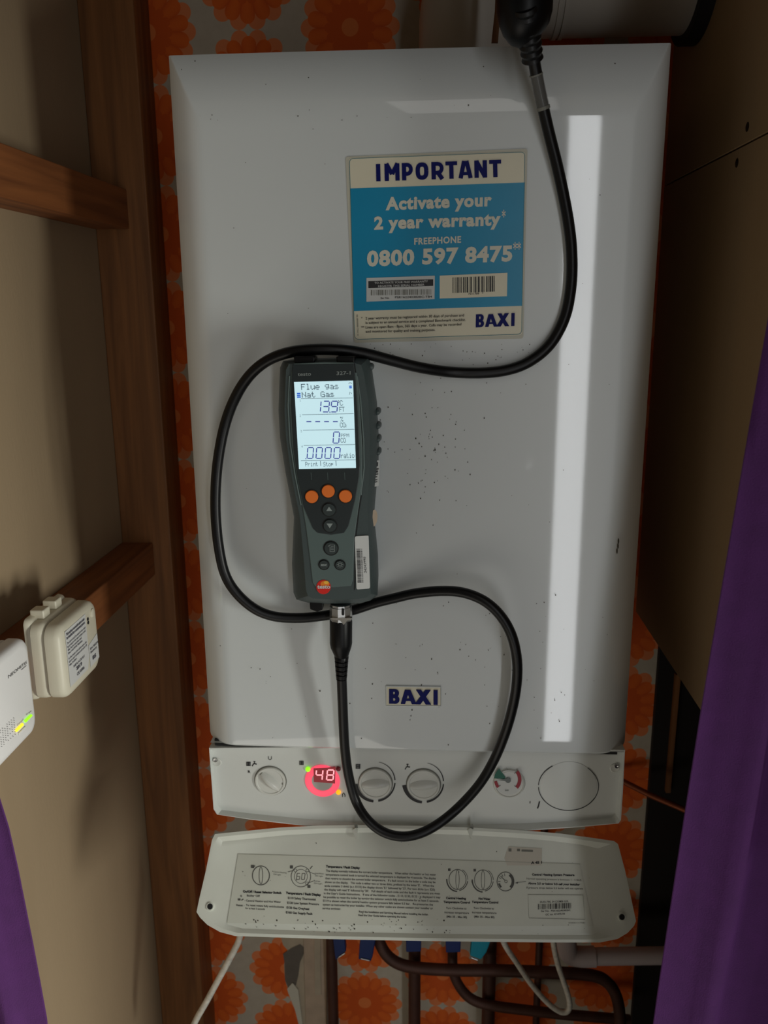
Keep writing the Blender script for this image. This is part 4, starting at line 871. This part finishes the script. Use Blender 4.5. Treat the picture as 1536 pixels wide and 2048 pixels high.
# ---------------- pipes and cables under the boiler ----------------
def ppath(spec): return [PY(y)(px, py) for px, py, y in spec]
def pipe(name, spec, r, m_, label, cat, group=None, sm=True):
    P = ppath(spec); P = spline(P, 6) if sm else P
    t = thing(name, P[0], label, cat, group); mk('tube', tube(P, r, 18), m_, t, smooth=True); return t
G1 = 'copper pipes below the boiler'
yy = .30
def vpipe(px0, px1, y, r, label, top_z=.885):
    a = PY(y)(px1, 2044); 
    t = thing('copper_pipe', (a.x, y, .02), label, 'pipe', G1); mk('tube', tube([V((a.x, y, 0.0)), V((a.x, y, top_z))], r, 18), 'copper', t, smooth=True); return t
v1 = vpipe(665, 667, .315, .0085, 'leftmost upright copper pipe below the boiler, beside the torn wallpaper')
v2 = vpipe(828, 829, .30, .0095, 'upright copper pipe below the boiler under the straight blue valve')
v3 = vpipe(976, 976, .315, .0105, 'upright copper pipe below the boiler under the turquoise valve')
v4 = vpipe(1070, 1072, .335, .0055, 'thin upright copper pipe behind the hanging white cable loop')
def lever(t, pts, y, m_, d=.012, chrome=True, lab=None):
    o = mk('valve_lever', prism([PY(y)(a, b) for a, b in pts], (0, d, 0)), m_, t, bevel=.0015); o['label'] = lab
    if chrome:
        a, b = chrome; mk('lever_tip', tube([PY(y - .001)(*a), PY(y - .001)(*b)], .0012, 8), 'steel', t)
lever(v1, [(664, 1860), (688, 1860), (692, 1904), (678, 1914), (671, 1922), (668, 1900)], .262, 'valve_blue', chrome=((678, 1914), (690, 1906)), lab='blue valve lever')
lever(v2, [(812, 1860), (843, 1860), (842, 1904), (812, 1905)], .262, 'valve_blue', chrome=None, lab='blue valve lever')
lever(v3, [(946, 1860), (990, 1860), (973, 1905), (962, 1920), (940, 1912)], .258, 'valve_turquoise', chrome=((942, 1915), (955, 1920)), lab='turquoise valve lever')
p1 = pipe('copper_pipe', [(752, 1860, .30), (758, 1882, .284), (772, 1908, .277), (795, 1926, .274), (830, 1935, .274), (900, 1940, .274), (1000, 1941, .274), (1100, 1945, .274), (1180, 1950, .274), (1215, 1965, .274), (1235, 2000, .274), (1242, 2060, .274)], .0088, 'copper', 'copper pipe bending right from the second blue valve, then down at right', 'pipe', G1)
lever(p1, [(724, 1858), (755, 1858), (745, 1915), (741, 1924), (717, 1919), (719, 1890)], .262, 'valve_blue', chrome=((722, 1917), (739, 1921)), lab='blue valve lever')
p2 = pipe('copper_pipe', [(905, 1860, .31), (905, 1900, .306), (907, 1945, .302), (924, 1980, .300), (950, 2002, .298), (990, 2012, .296), (1050, 2020, .295), (1120, 2028, .295), (1190, 2034, .295), (1260, 2040, .295)], .0078, 'copper', 'lower curved copper pipe sweeping right from the fourth blue valve', 'pipe', G1)
lever(p2, [(890, 1860), (922, 1860), (921, 1905), (892, 1906)], .266, 'valve_blue', chrome=None, lab='blue valve lever')
pv = thing('plastic_pipe', PY(.27)(1136, 1930), 'white plastic waste pipe with elbow below the flap at right', 'pipe')
mk('tube', tube([PY(.27)(1185, 1913), PY(.27)(1345, 1911)], .0125, 24), 'pvc_white', pv, smooth=True)
mk('elbow', tube(spline([PY(.27)(1132, 1860), PY(.27)(1133, 1888), PY(.27)(1140, 1908), PY(.27)(1160, 1913), PY(.27)(1190, 1913)], 6), .0148, 24), 'pvc_white', pv, smooth=True)
wc = mk('white_cable', tube(spline(ppath([(1000, 1860, .2), (1010, 1890, .21), (1035, 1928, .22), (1060, 1965, .23), (1085, 1995, .235), (1108, 2016, .235), (1127, 2025, .235), (1138, 2018, .235), (1138, 1998, .235), (1128, 1965, .235), (1116, 1930, .23), (1108, 1895, .22), (1105, 1860, .21)])), .0040, 12), 'cable_white', smooth=True)
tag(wc, 'thin white cable hanging in a loop below the flap at right', 'cable')
wc = mk('white_cable', tube(spline(ppath([(484, 1850, .12), (478, 1880, .12), (466, 1905, .12), (450, 1935, .12), (432, 1968, .12), (412, 2005, .12), (392, 2040, .12), (372, 2085, .12)])), .0042, 12), 'cable_white', smooth=True)
tag(wc, 'speckled white braided cable running down left from under the flap', 'cable')
cp_ = pipe('copper_pipe', [(1225, 1552, .335), (1300, 1590, .30), (1375, 1622, .262), (1430, 1646, .24)], .0042, 'copper_bright', 'thin copper pipe running to the right from behind the control panel', 'pipe', G1, sm=False)
stp = mk('timber_strip', prism([PY(.33)(x, y) for x, y in ((1352, 1350), (1362, 1350), (1341, 1586), (1332, 1586))], (0, .01, 0)), 'wood_vertical')
tag(stp, 'narrow upright timber strip in the dark gap right of the boiler', 'timber strip')
dk = struct('shade_sheet', box(RX + .035, .60, WY - .012, WY - .001, 0, 1.02), 'dark_void')  # near-black sheet over the wallpaper, shade of the right gap put into its colour

# ---------------- purple curtains ----------------
def curtain(name, edge, side, y0, label, amp=.012, nf=7):
    """edge: (x, z) points of the free edge, top to bottom; side: world x of the outer edge at top/bottom"""
    E_ = [V((x, 0, z)) for x, z in edge]; nrow = len(E_); ncol = 60; out = [[], []]
    for a, row in enumerate(E_):
        for layer in (0, 1):
            for k in range(ncol):
                t = k / (ncol - 1); x = row.x + (side[0] + (side[1] - side[0]) * a / (nrow - 1) - row.x) * t
                ph = t * nf * 2 * math.pi + .5 * math.sin(a * .25)
                y = y0 + amp * (math.cos(ph) * .8 + .25 * math.sin(2.3 * ph + a * .12)) * min(1, .3 + t * 6) + (.0022 if layer else 0)
                out[layer].append((x, y, row.z))
    v_ = out[0] + out[1]; N = nrow * ncol; f_ = []
    for a in range(nrow - 1):
        for k in range(ncol - 1):
            i = a * ncol + k; f_.append((i, i + 1, i + ncol + 1, i + ncol)); f_.append((N + i, N + i + ncol, N + i + ncol + 1, N + i + 1))
    for a in range(nrow - 1):
        for k in (0, ncol - 1): i = a * ncol + k; f_.append((i, i + ncol, N + i + ncol, N + i))
    for k in range(ncol - 1):
        for a in (0, nrow - 1): i = a * ncol + k; f_.append((i, i + 1, N + i + 1, N + i))
    return mk(name, (v_, f_), 'purple_fabric', smooth=True, angle=80)
YC = -.21
e = [PY(YC)(x, y) for x, y in ((1536, 670), (1410, 1400), (1372, 1640), (1310, 2048))]
def ev(z, pts):
    for a, b in zip(pts[:-1], pts[1:]):
        if z <= a[1] and z >= b[1]: return a[0] + (b[0] - a[0]) * (a[1] - z) / (a[1] - b[1])
    return pts[0][0] if z > pts[0][1] else pts[-1][0]
pr = [(.262, 1.79), (.242, 1.62)] + [(p.x, p.z) for p in e] + [(.175, .45), (.17, .05)]
rows = [1.79 - i * (1.74 / 46) for i in range(47)]
cr = curtain('curtain', [(ev(z, pr), z) for z in rows], (.60, .60), YC, '', amp=.012, nf=6)
tag(cr, 'wide purple curtain covering the right side of the cupboard opening', 'curtain', 'curtains at the cupboard opening')
YL = -.22
e = [PY(YL)(x, y) for x, y in ((0, 1625), (12, 1660), (30, 1740), (48, 1830), (66, 1920), (90, 2048))]
pl2 = [(-.425, 1.79), (-.42, 1.4), (e[0].x - .012, e[0].z + .08)] + [(p.x, p.z) for p in e] + [(-.34, .6), (-.33, .05)]
cl = curtain('curtain', [(ev(z, pl2), z) for z in rows], (-.60, -.60), YL, '', amp=.010, nf=5)
tag(cl, 'edge of purple curtain in the bottom left corner before the board wall', 'curtain', 'curtains at the cupboard opening')

# flat print too small to pick apart stays joined
for o in bpy.data.objects:
    if o.parent is not None and o.type == 'MESH' and o.name.split('.')[0] in ('printed_text', 'printed_headings', 'printed_symbols', 'printed_diagrams', 'maker_text', 'small_print', 'banner_text', 'label_text', 'screen_text', 'screen_digits', 'screen_icons', 'key_symbols', 'key_guides', 'barcode', 'gauge_ticks', 'side_label_print', 'label_remnant_print', 'sheet_edge', 'clock_blank_outline', 'key_surround', 'tape_edge'):
        o['kind'] = 'stuff'
